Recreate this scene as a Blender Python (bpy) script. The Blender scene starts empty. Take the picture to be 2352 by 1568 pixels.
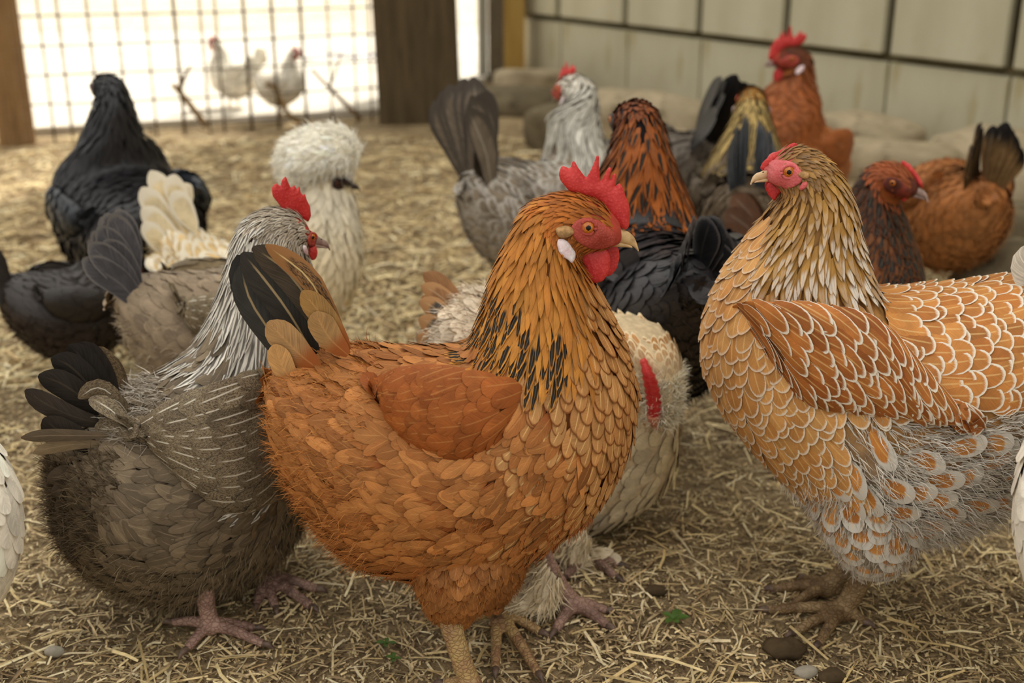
import bpy, bmesh, math, random
import numpy as np
from mathutils import Vector, Matrix, geometry
from mathutils.bvhtree import BVHTree
from mathutils.kdtree import KDTree

SC = bpy.context.scene
COL = SC.collection
rng = np.random.default_rng(7)
random.seed(7)
PI = math.pi

def C(r, g, b):
    def f(v):
        v = v / 255.0
        return v / 12.92 if v <= 0.04045 else ((v + 0.055) / 1.055) ** 2.4
    return (f(r), f(g), f(b))

# ------------------------------------------------------------------ camera, light, exposure
CAM_H, PITCH, FPX = 0.65, math.radians(20), 2700.0
cam_d = bpy.data.cameras.new('camera')
cam_d.sensor_width = 36.0
cam_d.lens = FPX / 2352 * 36.0
cam_d.clip_start = 0.02
cam = bpy.data.objects.new('camera', cam_d)
cam.location = (0, 0, CAM_H)
cam.rotation_euler = (PI / 2 - PITCH, 0, 0)
COL.objects.link(cam)
SC.camera = cam
cam_d.dof.use_dof = True
cam_d.dof.focus_distance = 0.98
cam_d.dof.aperture_fstop = 5.2

world = bpy.data.worlds.new('sky')
SC.world = world
world.use_nodes = True
wb = world.node_tree.nodes['Background']
wb.inputs['Color'].default_value = (1.0, 0.965, 0.89, 1)
# an overcast sky: three times as bright overhead as at the horizon, all the way round
_n = world.node_tree
_tc = _n.nodes.new('ShaderNodeTexCoord'); _sx = _n.nodes.new('ShaderNodeSeparateXYZ'); _ma = _n.nodes.new('ShaderNodeMath'); _mx = _n.nodes.new('ShaderNodeMath')
_n.links.new(_tc.outputs['Generated'], _sx.inputs[0])
_mx.operation = 'MAXIMUM'; _mx.inputs[1].default_value = 0.0; _n.links.new(_sx.outputs[2], _mx.inputs[0])
_ma.operation = 'MULTIPLY_ADD'; _n.links.new(_mx.outputs[0], _ma.inputs[0])
SKY = 1.62
_ma.inputs[1].default_value = SKY * 2 / 3; _ma.inputs[2].default_value = SKY / 3
_n.links.new(_ma.outputs[0], wb.inputs['Strength'])

sun_d = bpy.data.lights.new('sun', 'SUN')
sun_d.energy = 7.2
sun_d.angle = math.radians(1.0)
sun_d.color = (1.0, 0.95, 0.86)
sun = bpy.data.objects.new('sun', sun_d)
SUN_DIR = Vector((0.46, 0.89, 0.95)).normalized()      # towards the sun: behind the coop wall
sun.rotation_euler = SUN_DIR.to_track_quat('Z', 'Y').to_euler()
COL.objects.link(sun)

SC.view_settings.view_transform = 'Standard'
SC.view_settings.look = 'None'
SC.view_settings.exposure = 0.14
SC.view_settings.gamma = 1.0
SC.view_settings.use_curve_mapping = False
try:
    SC.cycles.max_bounces = 5
    SC.cycles.diffuse_bounces = 3
    SC.cycles.caustics_reflective = False
    SC.cycles.caustics_refractive = False
except Exception:
    pass

# ------------------------------------------------------------------ where a pixel lies in the place
SP, CP = math.sin(PITCH), math.cos(PITCH)
def ray(px, py):
    a, b = (px - 1176) / FPX, (784 - py) / FPX
    return Vector((a, CP + b * SP, -SP + b * CP))
def ground(px, py, z=0.0):
    d = ray(px, py)
    t = (z - CAM_H) / d.z
    return Vector((d.x * t, d.y * t, z))
def at_y(px, py, Y):
    d = ray(px, py)
    t = Y / d.y
    return Vector((d.x * t, Y, CAM_H + d.z * t))

# ------------------------------------------------------------------ objects
def link(o, parent=None):
    COL.objects.link(o)
    if parent is not None:
        o.parent = parent
    return o
def tag(o, label=None, cat=None, group=None, kind=None):
    if label: o['label'] = label
    if cat: o['category'] = cat
    if group: o['group'] = group
    if kind: o['kind'] = kind
    return o
def empty(name, loc, rz=0.0):
    o = bpy.data.objects.new(name, None)
    o.empty_display_size = 0.05
    o.location = loc
    o.rotation_euler = (0, 0, rz)
    return link(o)
def mesh_obj(name, verts, faces, mat, parent=None, smooth=True, col=None, uv=None, kind=None):
    me = bpy.data.meshes.new(name)
    me.from_pydata([tuple(v) for v in verts], [], [tuple(f) for f in faces])
    if smooth:
        me.polygons.foreach_set('use_smooth', np.ones(len(me.polygons), dtype=bool))
    if col is not None:
        ca = me.color_attributes.new('Col', 'FLOAT_COLOR', 'POINT')
        ca.data.foreach_set('color', np.asarray(col, dtype=np.float32).ravel())
    if uv is not None:
        ul = me.uv_layers.new(name='UVMap')
        li = np.zeros(len(me.loops), dtype=np.int32)
        me.loops.foreach_get('vertex_index', li)
        ul.data.foreach_set('uv', np.asarray(uv, dtype=np.float32)[li].ravel())
    if mat is not None:
        me.materials.append(mat)
    me.update()
    o = bpy.data.objects.new(name, me)
    if kind: o['kind'] = kind
    return link(o, parent)
def fast_mesh(name, V, F, mat, parent=None, col=None, uv=None, kind=None, smooth=True):
    """V (n,3), F (m,4) quads as arrays: for big stuff meshes."""
    me = bpy.data.meshes.new(name)
    n, m, k = len(V), len(F), F.shape[1]
    me.vertices.add(n)
    me.vertices.foreach_set('co', V.astype(np.float32).ravel())
    me.loops.add(m * k)
    me.loops.foreach_set('vertex_index', F.astype(np.int32).ravel())
    me.polygons.add(m)
    me.polygons.foreach_set('loop_start', np.arange(0, m * k, k, dtype=np.int32))
    if smooth:
        me.polygons.foreach_set('use_smooth', np.ones(m, dtype=bool))
    me.update(calc_edges=True)
    if col is not None:
        ca = me.color_attributes.new('Col', 'FLOAT_COLOR', 'POINT')
        ca.data.foreach_set('color', col.astype(np.float32).ravel())
    if uv is not None:
        ul = me.uv_layers.new(name='UVMap')
        ul.data.foreach_set('uv', uv.astype(np.float32)[F.ravel()].ravel())
    if mat is not None:
        me.materials.append(mat)
    o = bpy.data.objects.new(name, me)
    if kind: o['kind'] = kind
    return link(o, parent)
def box(x0, x1, y0, y1, z0, z1):
    v = [(x, y, z) for z in (z0, z1) for y in (y0, y1) for x in (x0, x1)]
    f = [(0, 2, 3, 1), (4, 5, 7, 6), (0, 1, 5, 4), (1, 3, 7, 5), (3, 2, 6, 7), (2, 0, 4, 6)]
    return v, f
def bevel_box(name, dims, mat, parent=None, bev=0.004, M=None, jitter=0.0, seg=1):
    """a box with rounded edges, dims = full sizes, placed by matrix M."""
    bm = bmesh.new()
    bmesh.ops.create_cube(bm, size=1.0)
    for v in bm.verts:
        v.co = Vector((v.co.x * dims[0], v.co.y * dims[1], v.co.z * dims[2]))
        if jitter:
            v.co += Vector((random.uniform(-1, 1), random.uniform(-1, 1), random.uniform(-1, 1))) * jitter
    bmesh.ops.bevel(bm, geom=list(bm.edges), offset=bev, segments=seg, affect='EDGES')
    me = bpy.data.meshes.new(name)
    bm.to_mesh(me); bm.free()
    me.materials.append(mat)
    o = bpy.data.objects.new(name, me)
    if M is not None:
        o.matrix_basis = M
    return link(o, parent)
def fuse(V, F, voxel, smooth_it=3):
    """one continuous surface out of overlapping closed shells; returns arrays."""
    me = bpy.data.meshes.new('tmp')
    me.from_pydata([tuple(v) for v in V], [], [tuple(f) for f in F])
    o = bpy.data.objects.new('tmp', me)
    COL.objects.link(o)
    m = o.modifiers.new('r', 'REMESH'); m.mode = 'VOXEL'; m.voxel_size = voxel
    if smooth_it:
        s = o.modifiers.new('s', 'SMOOTH'); s.factor = 0.5; s.iterations = smooth_it
    dg = bpy.context.evaluated_depsgraph_get()
    dg.update()
    ev = o.evaluated_get(dg)
    em = ev.to_mesh()
    V2 = np.zeros(len(em.vertices) * 3, dtype=np.float32); em.vertices.foreach_get('co', V2)
    F2 = [tuple(p.vertices) for p in em.polygons]
    ev.to_mesh_clear()
    bpy.data.objects.remove(o); bpy.data.meshes.remove(me)
    return V2.reshape(-1, 3), F2

# ------------------------------------------------------------------ node materials
def new_mat(name, rough=0.7, spec=0.3):
    m = bpy.data.materials.new(name)
    m.use_nodes = True
    nt = m.node_tree
    b = nt.nodes['Principled BSDF']
    b.inputs['Roughness'].default_value = rough
    b.inputs['Specular IOR Level'].default_value = spec
    return m, nt, b
def nd(nt, typ, **kw):
    n = nt.nodes.new(typ)
    for k, v in kw.items():
        setattr(n, k, v)
    return n
def setin(n, d):
    for k, v in d.items():
        n.inputs[k].default_value = v
def math_n(nt, op, a, b=None, c=None, clamp=False):
    n = nt.nodes.new('ShaderNodeMath'); n.operation = op; n.use_clamp = clamp
    for i, x in enumerate((a, b, c)):
        if x is None: continue
        if isinstance(x, (int, float)): n.inputs[i].default_value = x
        else: nt.links.new(x, n.inputs[i])
    return n.outputs[0]
def remap(nt, x, a, b, c=0.0, d=1.0):
    n = nt.nodes.new('ShaderNodeMapRange'); n.interpolation_type = 'SMOOTHSTEP'
    nt.links.new(x, n.inputs[0])
    for i, v in enumerate((a, b, c, d)): n.inputs[i + 1].default_value = v
    return n.outputs[0]
def mixc(nt, fac, a, b, mode='MIX'):
    n = nt.nodes.new('ShaderNodeMix'); n.data_type = 'RGBA'; n.blend_type = mode
    for i, x in ((0, fac), (6, a), (7, b)):
        if isinstance(x, (int, float)): n.inputs[i].default_value = x
        elif isinstance(x, tuple): n.inputs[i].default_value = (*x, 1) if len(x) == 3 else x
        else: nt.links.new(x, n.inputs[i])
    return n.outputs[2]
def noise(nt, scale, detail=3.0, rough=0.55, vec=None, dims='3D'):
    n = nt.nodes.new('ShaderNodeTexNoise'); n.noise_dimensions = dims
    setin(n, {'Scale': scale, 'Detail': detail, 'Roughness': rough})
    if vec is not None: nt.links.new(vec, n.inputs['Vector'])
    return n.outputs['Fac']
def coords(nt, kind='Object'):
    return nt.nodes.new('ShaderNodeTexCoord').outputs[kind]
def mapping(nt, vec, scale=(1, 1, 1), rot=(0, 0, 0)):
    n = nt.nodes.new('ShaderNodeMapping')
    n.inputs['Scale'].default_value = scale; n.inputs['Rotation'].default_value = rot
    nt.links.new(vec, n.inputs['Vector'])
    return n.outputs[0]
def bump(nt, b, h, strength=0.3, dist=0.002):
    n = nt.nodes.new('ShaderNodeBump'); setin(n, {'Strength': strength, 'Distance': dist})
    nt.links.new(h, n.inputs['Height']); nt.links.new(n.outputs[0], b.inputs['Normal'])

def noisy_mat(name, c1, c2, scale=8.0, rough=0.8, spec=0.2, bmp=0.0, stretch=(1, 1, 1), c3=None, bdist=0.003):
    m, nt, b = new_mat(name, rough, spec)
    v = mapping(nt, coords(nt), stretch)
    f = noise(nt, scale, 5.0, 0.6, v)
    c = mixc(nt, remap(nt, f, 0.35, 0.65), c1, c2)
    if c3 is not None:
        f2 = noise(nt, scale * 3.1, 4.0, 0.6, v)
        c = mixc(nt, remap(nt, f2, 0.55, 0.72), c, c3)
    nt.links.new(c, b.inputs['Base Color'])
    if bmp: bump(nt, b, noise(nt, scale * 5, 6.0, 0.6, v), bmp, bdist)
    return m

_FM = {}
def feather_mat(name, lace=None, lw=0.14, stripe=None, sw=0.35, sv=(0.35, 0.55, 0.93, 1.0), shaft=(0.8, 0.7, 0.5), sa=0.35,
                pepper=None, psc=900.0, pa=0.6, rough=0.62, spec=0.25, barb=0.18, tipc=None, basec=None, sheen=0.0):
    """a feather: colour from the mesh, with border lacing, centre stripe, quill and barbs laid out along the vane.
    The alpha of Col says how strongly this feather carries the marking."""
    if name in _FM: return _FM[name]
    m, nt, b = new_mat(name, rough, spec)
    at = nd(nt, 'ShaderNodeAttribute', attribute_name='Col')
    uv = nd(nt, 'ShaderNodeUVMap'); uv.uv_map = 'UVMap'
    sx = nt.nodes.new('ShaderNodeSeparateXYZ'); nt.links.new(uv.outputs[0], sx.inputs[0])
    u, v = sx.outputs[0], sx.outputs[1]
    vl = math_n(nt, 'FRACT', v)
    du = math_n(nt, 'ABSOLUTE', math_n(nt, 'MULTIPLY_ADD', u, 2.0, -1.0))
    col, al = at.outputs['Color'], at.outputs['Alpha']
    ob = coords(nt)
    # barbs: fine lines running off the quill
    bv = nt.nodes.new('ShaderNodeCombineXYZ')
    nt.links.new(math_n(nt, 'MULTIPLY', math_n(nt, 'SUBTRACT', v, math_n(nt, 'MULTIPLY', du, 0.28)), 38.0), bv.inputs[0])
    nt.links.new(math_n(nt, 'MULTIPLY', u, 1.6), bv.inputs[1])
    bn = noise(nt, 1.0, 2.0, 0.6, bv.outputs[0])
    big = noise(nt, 55.0, 2.0, 0.5, ob)
    val = math_n(nt, 'ADD', remap(nt, bn, 0.25, 0.75, 1 - barb, 1 + barb), remap(nt, big, 0.3, 0.7, -0.12, 0.12))
    hs = nt.nodes.new('ShaderNodeHueSaturation'); nt.links.new(val, hs.inputs['Value']); nt.links.new(col, hs.inputs['Color'])
    col = hs.outputs[0]
    if pepper is not None:
        pv = nt.nodes.new('ShaderNodeCombineXYZ')
        nt.links.new(math_n(nt, 'MULTIPLY', math_n(nt, 'ADD', v, math_n(nt, 'MULTIPLY', du, 0.22)), psc / 30.0), pv.inputs[0])
        nt.links.new(math_n(nt, 'MULTIPLY', u, psc / 75.0), pv.inputs[1])
        pn = noise(nt, 1.0, 2.0, 0.65, pv.outputs[0])
        col = mixc(nt, math_n(nt, 'MULTIPLY', remap(nt, pn, 0.47, 0.56), pa), col, pepper)
    if basec is not None:
        col = mixc(nt, remap(nt, vl, 0.5, 0.2), col, basec)
    if tipc is not None:
        col = mixc(nt, math_n(nt, 'MULTIPLY', remap(nt, vl, 0.6, 0.9), al), col, tipc)
    if stripe is not None:
        f = math_n(nt, 'MULTIPLY', remap(nt, du, sw, sw * 0.6), remap(nt, vl, sv[0], sv[1]))
        f = math_n(nt, 'MULTIPLY', f, remap(nt, vl, sv[3], sv[2]))
        col = mixc(nt, math_n(nt, 'MULTIPLY', f, al), col, stripe)
    if lace is not None:
        wob = math_n(nt, 'MULTIPLY', math_n(nt, 'SUBTRACT', bn, 0.5), 0.10)
        e = math_n(nt, 'POWER', math_n(nt, 'ADD', math_n(nt, 'POWER', du, 5.0), math_n(nt, 'POWER', vl, 5.0)), 0.2)
        e = math_n(nt, 'ADD', e, wob)
        f = remap(nt, e, 1 - lw - 0.05, 1 - lw + 0.04)
        col = mixc(nt, math_n(nt, 'MULTIPLY', f, al), col, lace)
    if sa > 0:
        f = math_n(nt, 'MULTIPLY', remap(nt, du, 0.10, 0.035), remap(nt, vl, 0.96, 0.8))
        col = mixc(nt, math_n(nt, 'MULTIPLY', f, sa), col, shaft)
    nt.links.new(col, b.inputs['Base Color'])
    bump(nt, b, bn, 0.25, 0.0006)
    if sheen: b.inputs['Sheen Weight'].default_value = sheen
    _FM[name] = m
    return m
def col_mat(name, rough=0.75, spec=0.15):
    if name in _FM: return _FM[name]
    m, nt, b = new_mat(name, rough, spec)
    at = nd(nt, 'ShaderNodeAttribute', attribute_name='Col')
    n = noise(nt, 140.0, 2.0, 0.5, coords(nt))
    hs = nt.nodes.new('ShaderNodeHueSaturation')
    nt.links.new(remap(nt, n, 0.3, 0.7, 0.85, 1.15), hs.inputs['Value']); nt.links.new(at.outputs['Color'], hs.inputs['Color'])
    nt.links.new(hs.outputs[0], b.inputs['Base Color'])
    _FM[name] = m
    return m
def skin_mat(name, c1, c2, sc=450.0, rough=0.5, bmp=0.5, sss=0.0, bd=0.0006):
    if name in _FM: return _FM[name]
    m, nt, b = new_mat(name, rough, 0.35)
    o = coords(nt)
    vo = nt.nodes.new('ShaderNodeTexVoronoi'); vo.inputs['Scale'].default_value = sc
    nt.links.new(o, vo.inputs['Vector'])
    n = noise(nt, 60.0, 4.0, 0.6, o)
    c = mixc(nt, remap(nt, n, 0.35, 0.7), c1, c2)
    pale = tuple(min(1, x * 1.25 + 0.06) for x in c1)
    c = mixc(nt, remap(nt, vo.outputs['Distance'], 0.55, 0.1, 0.0, 0.28), c, pale)
    nt.links.new(c, b.inputs['Base Color'])
    h = math_n(nt, 'ADD', math_n(nt, 'MULTIPLY', vo.outputs['Distance'], -1.0), noise(nt, 200.0, 4.0, 0.6, o))
    bump(nt, b, h, bmp, bd)
    if sss:
        b.inputs['Subsurface Weight'].default_value = sss
        b.inputs['Subsurface Radius'].default_value = (0.004, 0.001, 0.0006)
        b.inputs['Subsurface Scale'].default_value = 1.0
    _FM[name] = m
    return m
# ------------------------------------------------------------------ lofted surfaces that carry plumage
def catmull(A, sub):
    A = np.asarray(A, float)
    n = len(A)
    ext = np.vstack([2 * A[0] - A[1], A, 2 * A[-1] - A[-2]])
    out = []
    for i in range(n - 1):
        p0, p1, p2, p3 = ext[i:i + 4]
        for k in range(sub):
            t = k / sub
            out.append(0.5 * (2 * p1 + (p2 - p0) * t + (2 * p0 - 5 * p1 + 4 * p2 - p3) * t * t + (3 * p1 - p0 - 3 * p2 + p3) * t ** 3))
    out.append(A[-1])
    return np.array(out)
def unit(a):
    return a / np.maximum(np.linalg.norm(a, axis=-1, keepdims=True), 1e-9)

class Grid:
    """closed tube through sections (top x,z, bottom x,z, half width[, sideways offset]) in a bird's own frame."""
    def __init__(s, secs, sub=6, M=40, twist=None):
        A = np.array([list(r) + [0.0] * (6 - len(r)) for r in secs], float)
        R = catmull(A, sub)
        R[:, 4] = np.maximum(R[:, 4], 0.002)
        s.sub, s.M, s.n = sub, M, len(secs)
        s.N = len(R)
        th = np.arange(M) * 2 * PI / M
        T = np.stack([R[:, 0], R[:, 5], R[:, 1]], 1); B = np.stack([R[:, 2], R[:, 5], R[:, 3]], 1)
        c, u = (T + B) / 2, (T - B) / 2
        s.P = c[:, None] + u[:, None] * np.cos(th)[None, :, None] + (R[:, 4][:, None] * np.sin(th)[None])[..., None] * np.array([0, 1.0, 0])
        s.P0 = s.P.copy()
        s.twist = twist
        if twist: s.P = s.tw(s.P, (np.arange(s.N) / sub)[:, None])
        s.finish()
    def tw(s, P, t):
        """the neck and head turned about a vertical axis: (pivot x, angle, t from, t to)."""
        px, ang, t0, t1 = s.twist
        k = np.clip((t - t0) / max(t1 - t0, 1e-6), 0, 1); k = k * k * (3 - 2 * k)
        a = k * ang
        x, y = P[..., 0] - px, P[..., 1]
        Q = P.copy()
        Q[..., 0] = px + x * np.cos(a) - y * np.sin(a)
        Q[..., 1] = x * np.sin(a) + y * np.cos(a)
        return Q
    def finish(s):
        P = s.P
        s.dt = np.gradient(P, 1.0 / s.sub, axis=0)
        s.dth = (np.roll(P, -1, 1) - np.roll(P, 1, 1)) / (4 * PI / s.M)
        nrm = unit(np.cross(s.dt, s.dth))
        rad = unit(P - P.mean(1, keepdims=True))
        flip = (nrm * rad).sum(-1, keepdims=True) < 0
        nrm = np.where(flip, -nrm, nrm)
        s.nrm = unit(nrm + 0.35 * rad)
    def interp(s, arr, t, th):
        x = np.clip(t * s.sub, 0, s.N - 1.0001); i = x.astype(int); fx = (x - i)[..., None]
        y = np.mod(th, 2 * PI) / (2 * PI) * s.M; j = np.floor(y).astype(int) % s.M; fy = (y - np.floor(y))[..., None]
        j2 = (j + 1) % s.M
        return (arr[i, j] * (1 - fx) * (1 - fy) + arr[i + 1, j] * fx * (1 - fy) + arr[i, j2] * (1 - fx) * fy + arr[i + 1, j2] * fx * fy)
    def faces(s):
        F = []
        for i in range(s.N - 1):
            for j in range(s.M):
                k = (j + 1) % s.M
                F.append((i * s.M + j, i * s.M + k, (i + 1) * s.M + k, (i + 1) * s.M + j))
        F.append(tuple(range(s.M))); F.append(tuple((s.N - 1) * s.M + j for j in range(s.M - 1, -1, -1)))
        return F
    def scatter(s, tr, thr, sp, rg, keep=None, cells=6.0):
        """evenly spread points (t, theta) with spacing sp on the part tr x |theta| in thr (degrees, 0 = top)."""
        i0, i1 = max(0, int(tr[0] * s.sub)), min(s.N - 1, int(math.ceil(tr[1] * s.sub)))
        if i1 <= i0: return np.zeros(0), np.zeros(0)
        ar = np.linalg.norm(np.cross(s.dt[i0:i1], s.dth[i0:i1]), axis=-1) / s.sub * (2 * PI / s.M)
        thd = np.degrees(np.arange(s.M) * 2 * PI / s.M); fold = np.minimum(thd, 360 - thd)
        if len(thr) == 2: okc = (fold >= thr[0] - 6) & (fold <= thr[1] + 6)
        else:  okc = (thd >= thr[0]) & (thd <= thr[1])           # a third entry: unfolded range
        ar = ar * okc[None]
        tot = ar.sum()
        n = int(min(60000, max(10, tot / (sp * sp) * cells)))
        idx = rg.choice(ar.size, n, p=(ar / tot).ravel())
        t = (idx // s.M + i0 + rg.random(n)) / s.sub
        th = (idx % s.M + rg.random(n)) * 2 * PI / s.M
        P = s.interp(s.P, t, th)
        if keep is not None:
            k = keep(t, th, P) > rg.random(n)
            t, th, P = t[k], th[k], P[k]
        cells_d, out, s2 = {}, [], sp * sp
        K = np.floor(P / sp).astype(int)
        nb = [(a, b, c) for a in (-1, 0, 1) for b in (-1, 0, 1) for c in (-1, 0, 1)]
        Pl = P.tolist(); Kl = K.tolist()
        for q in range(len(Pl)):
            x, y, z = Pl[q]; a, b, c = Kl[q]
            bad = False
            for da, db, dc in nb:
                for (X, Y, Z) in cells_d.get((a + da, b + db, c + dc), ()):
                    if (X - x) ** 2 + (Y - y) ** 2 + (Z - z) ** 2 < s2:
                        bad = True; break
                if bad: break
            if not bad:
                cells_d.setdefault((a, b, c), []).append((x, y, z)); out.append(q)
        return t[out], th[out]

SHAPES = {
    'round':  ([0, .25, .5, .72, .88, .96, 1], [.45, .85, 1, .97, .76, .5, .14]),
    'hackle': ([0, .2, .45, .7, .88, 1], [.6, .95, 1, .8, .45, .04]),
    'flight': ([0, .2, .45, .7, .86, .95, 1], [.5, .85, 1, 1, .85, .55, .15]),
    'soft':   ([0, .25, .5, .75, .92, 1], [.5, .9, 1, .9, .6, .2]),
}
def feather_verts(G, t0, th0, L, W, shape, rise, sink, jit, rg, curl=0.0, skew=0.0):
    V, prof = SHAPES[shape]
    R, n = len(V), len(t0)
    t, th, ex = t0.copy(), th0.copy(), np.zeros(n)
    L = L * np.ones(n); W = W * np.ones(n)
    jit = rg.normal(0, jit, n) + skew * np.sign(np.sin(th0))
    lay = rg.uniform(-.0007, .0007, n) + rg.normal(0, 1, n) * rise * .25
    out = np.zeros((n, R, 3, 3))
    for r in range(R):
        if r:
            d = L * (V[r] - V[r - 1]) / 4
            for k in range(4):
                sp = np.maximum(np.linalg.norm(G.interp(G.dt, t, th), axis=-1), 2e-3)
                arc = np.maximum(np.linalg.norm(G.interp(G.dth, t, th), axis=-1), 5e-3)
                nt = t - d / sp
                un = nt < 0
                ex = ex + np.where(un, -nt * sp, 0)
                ex = np.where(un & (t <= 0), ex - (-nt * sp) + d, ex)
                t = np.maximum(nt, 0)
                th = th + jit * d / arc
        p, nr = G.interp(G.P, t, th), unit(G.interp(G.nrm, t, th))
        tan = unit(G.interp(G.dt, t, th)); lat = unit(np.cross(nr, tan))
        arc = np.maximum(np.linalg.norm(G.interp(G.dth, t, th), axis=-1), 1e-4)
        v = V[r]
        h = -sink * (1 - v) ** 1.5 + rise * v ** 1.3 + curl * v ** 3 + lay * v
        w = W * prof[r]
        dth = np.clip(w / arc, 0, .6)
        free = (ex > 0) | (arc < .008)
        for c in (-1, 0, 1):
            q = G.interp(G.P, t, th - c * dth)
            q = np.where(free[:, None], p + lat * (c * w)[:, None], q)
            out[:, r, c + 1] = q - tan * ex[:, None] + nr * (h - (0.10 * w if c else 0))[:, None]
    return out
_Q = {}
def feather_topology(shape):
    if shape not in _Q:
        V = SHAPES[shape][0]
        F = [(r * 3 + c, r * 3 + c + 1, r * 3 + c + 4, r * 3 + c + 3) for r in range(len(V) - 1) for c in (0, 1)]
        UV = [(c / 2, min(v, .998)) for v in V for c in (0, 1, 2)]
        _Q[shape] = (np.array(F), np.array(UV))
    return _Q[shape]
def emit_feathers(name, FV, shape, cols, mat, parent, rg, singles=(), single_name='feather'):
    n, R = FV.shape[:2]
    F, UV = feather_topology(shape)
    off = rg.integers(0, 40, n)
    k = R * 3
    FV = FV.reshape(n, k, 3)
    mask = np.ones(n, bool)
    for i in singles:
        mask[i] = False
        uv = UV.copy(); uv[:, 1] += off[i]
        mesh_obj(single_name, FV[i], F.tolist(), mat, parent, col=np.repeat(cols[i][None], k, 0), uv=uv)
    idx = np.nonzero(mask)[0]
    if len(idx) == 0: return None
    m = len(idx)
    Fa = (F[None] + (np.arange(m) * k)[:, None, None]).reshape(-1, 4)
    uv = np.tile(UV[None], (m, 1, 1)); uv[:, :, 1] += off[idx][:, None]
    return fast_mesh(name, FV[idx].reshape(-1, 3), Fa, mat, parent, np.repeat(cols[idx], k, 0), uv.reshape(-1, 2), 'stuff')
def emit_strands(name, P, D, L, W, cols, mat, parent, rg, droop=0.3, N=None):
    """soft barbs: thin tapering blades from points P along D."""
    n = len(P)
    L = L * rg.uniform(.6, 1.25, n)[:, None]
    side = unit(np.cross(D, rg.normal(0, 1, (n, 3)))) * W
    mid = P + D * L * .55
    tip = P + unit(D + np.array([0, 0, -droop]) + rg.normal(0, .22, (n, 3))) * L
    V = np.stack([P - side, P + side, mid + side * .8, mid - side * .8, tip + side * .15, tip - side * .15], 1)
    F = np.array([(0, 1, 2, 3), (3, 2, 4, 5)])
    Fa = (F[None] + (np.arange(n) * 6)[:, None, None]).reshape(-1, 4)
    return fast_mesh(name, V.reshape(-1, 3), Fa, mat, parent, np.repeat(cols, 6, 0), None, 'stuff')

# ------------------------------------------------------------------ small solids
def tube(pts, rad, seg=10, ridge=0.0, nr=1, flat=1.0):
    """closed tube along pts with radii rad; ridge adds scale rings."""
    A = np.array([list(p) + [r] for p, r in zip(pts, rad)], float)
    R = catmull(A, nr) if len(A) > 1 else A
    V, F = [], []
    n = len(R)
    up = np.array([0.03, 0.02, 1.0])
    for i in range(n):
        d = R[min(i + 1, n - 1), :3] - R[max(i - 1, 0), :3]
        d = d / max(np.linalg.norm(d), 1e-9)
        u = up if abs(d @ up) < .92 else np.array([1.0, 0.03, 0])
        s1 = np.cross(d, u); s1 /= np.linalg.norm(s1); s2 = np.cross(s1, d)
        r = max(R[i, 3], 2e-4) * (1 + (ridge if i % 2 else -ridge))
        for j in range(seg):
            a = 2 * PI * j / seg
            V.append(R[i, :3] + (s1 * math.cos(a) + s2 * math.sin(a) * flat) * r)
    for i in range(n - 1):
        for j in range(seg):
            k = (j + 1) % seg
            F.append((i * seg + j, i * seg + k, (i + 1) * seg + k, (i + 1) * seg + j))
    F.append(tuple(range(seg - 1, -1, -1))); F.append(tuple((n - 1) * seg + j for j in range(seg)))
    return V, F
def join(parts):
    V, F = [], []
    for v, f in parts:
        o = len(V)
        V += [tuple(p) for p in v]; F += [tuple(i + o for i in q) for q in f]
    return V, F
def ball(c, r, seg=16, rings=10, sc=(1, 1, 1)):
    V, F = [], []
    for i in range(rings + 1):
        a = PI * i / rings
        for j in range(seg):
            b = 2 * PI * j / seg
            V.append((c[0] + r * sc[0] * math.sin(a) * math.cos(b), c[1] + r * sc[1] * math.sin(a) * math.sin(b), c[2] + r * sc[2] * math.cos(a)))
    for i in range(rings):
        for j in range(seg):
            k = (j + 1) % seg
            F.append((i * seg + j, (i + 1) * seg + j, (i + 1) * seg + k, i * seg + k))
    return V, F
def resample_poly(pts, step):
    P = np.array(pts, float); out = []
    n = len(P)
    for i in range(n):
        a, b = P[i], P[(i + 1) % n]
        k = max(1, int(round(np.linalg.norm(b - a) / step)))
        for j in range(k): out.append(a + (b - a) * j / k)
    return np.array(out)
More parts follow.
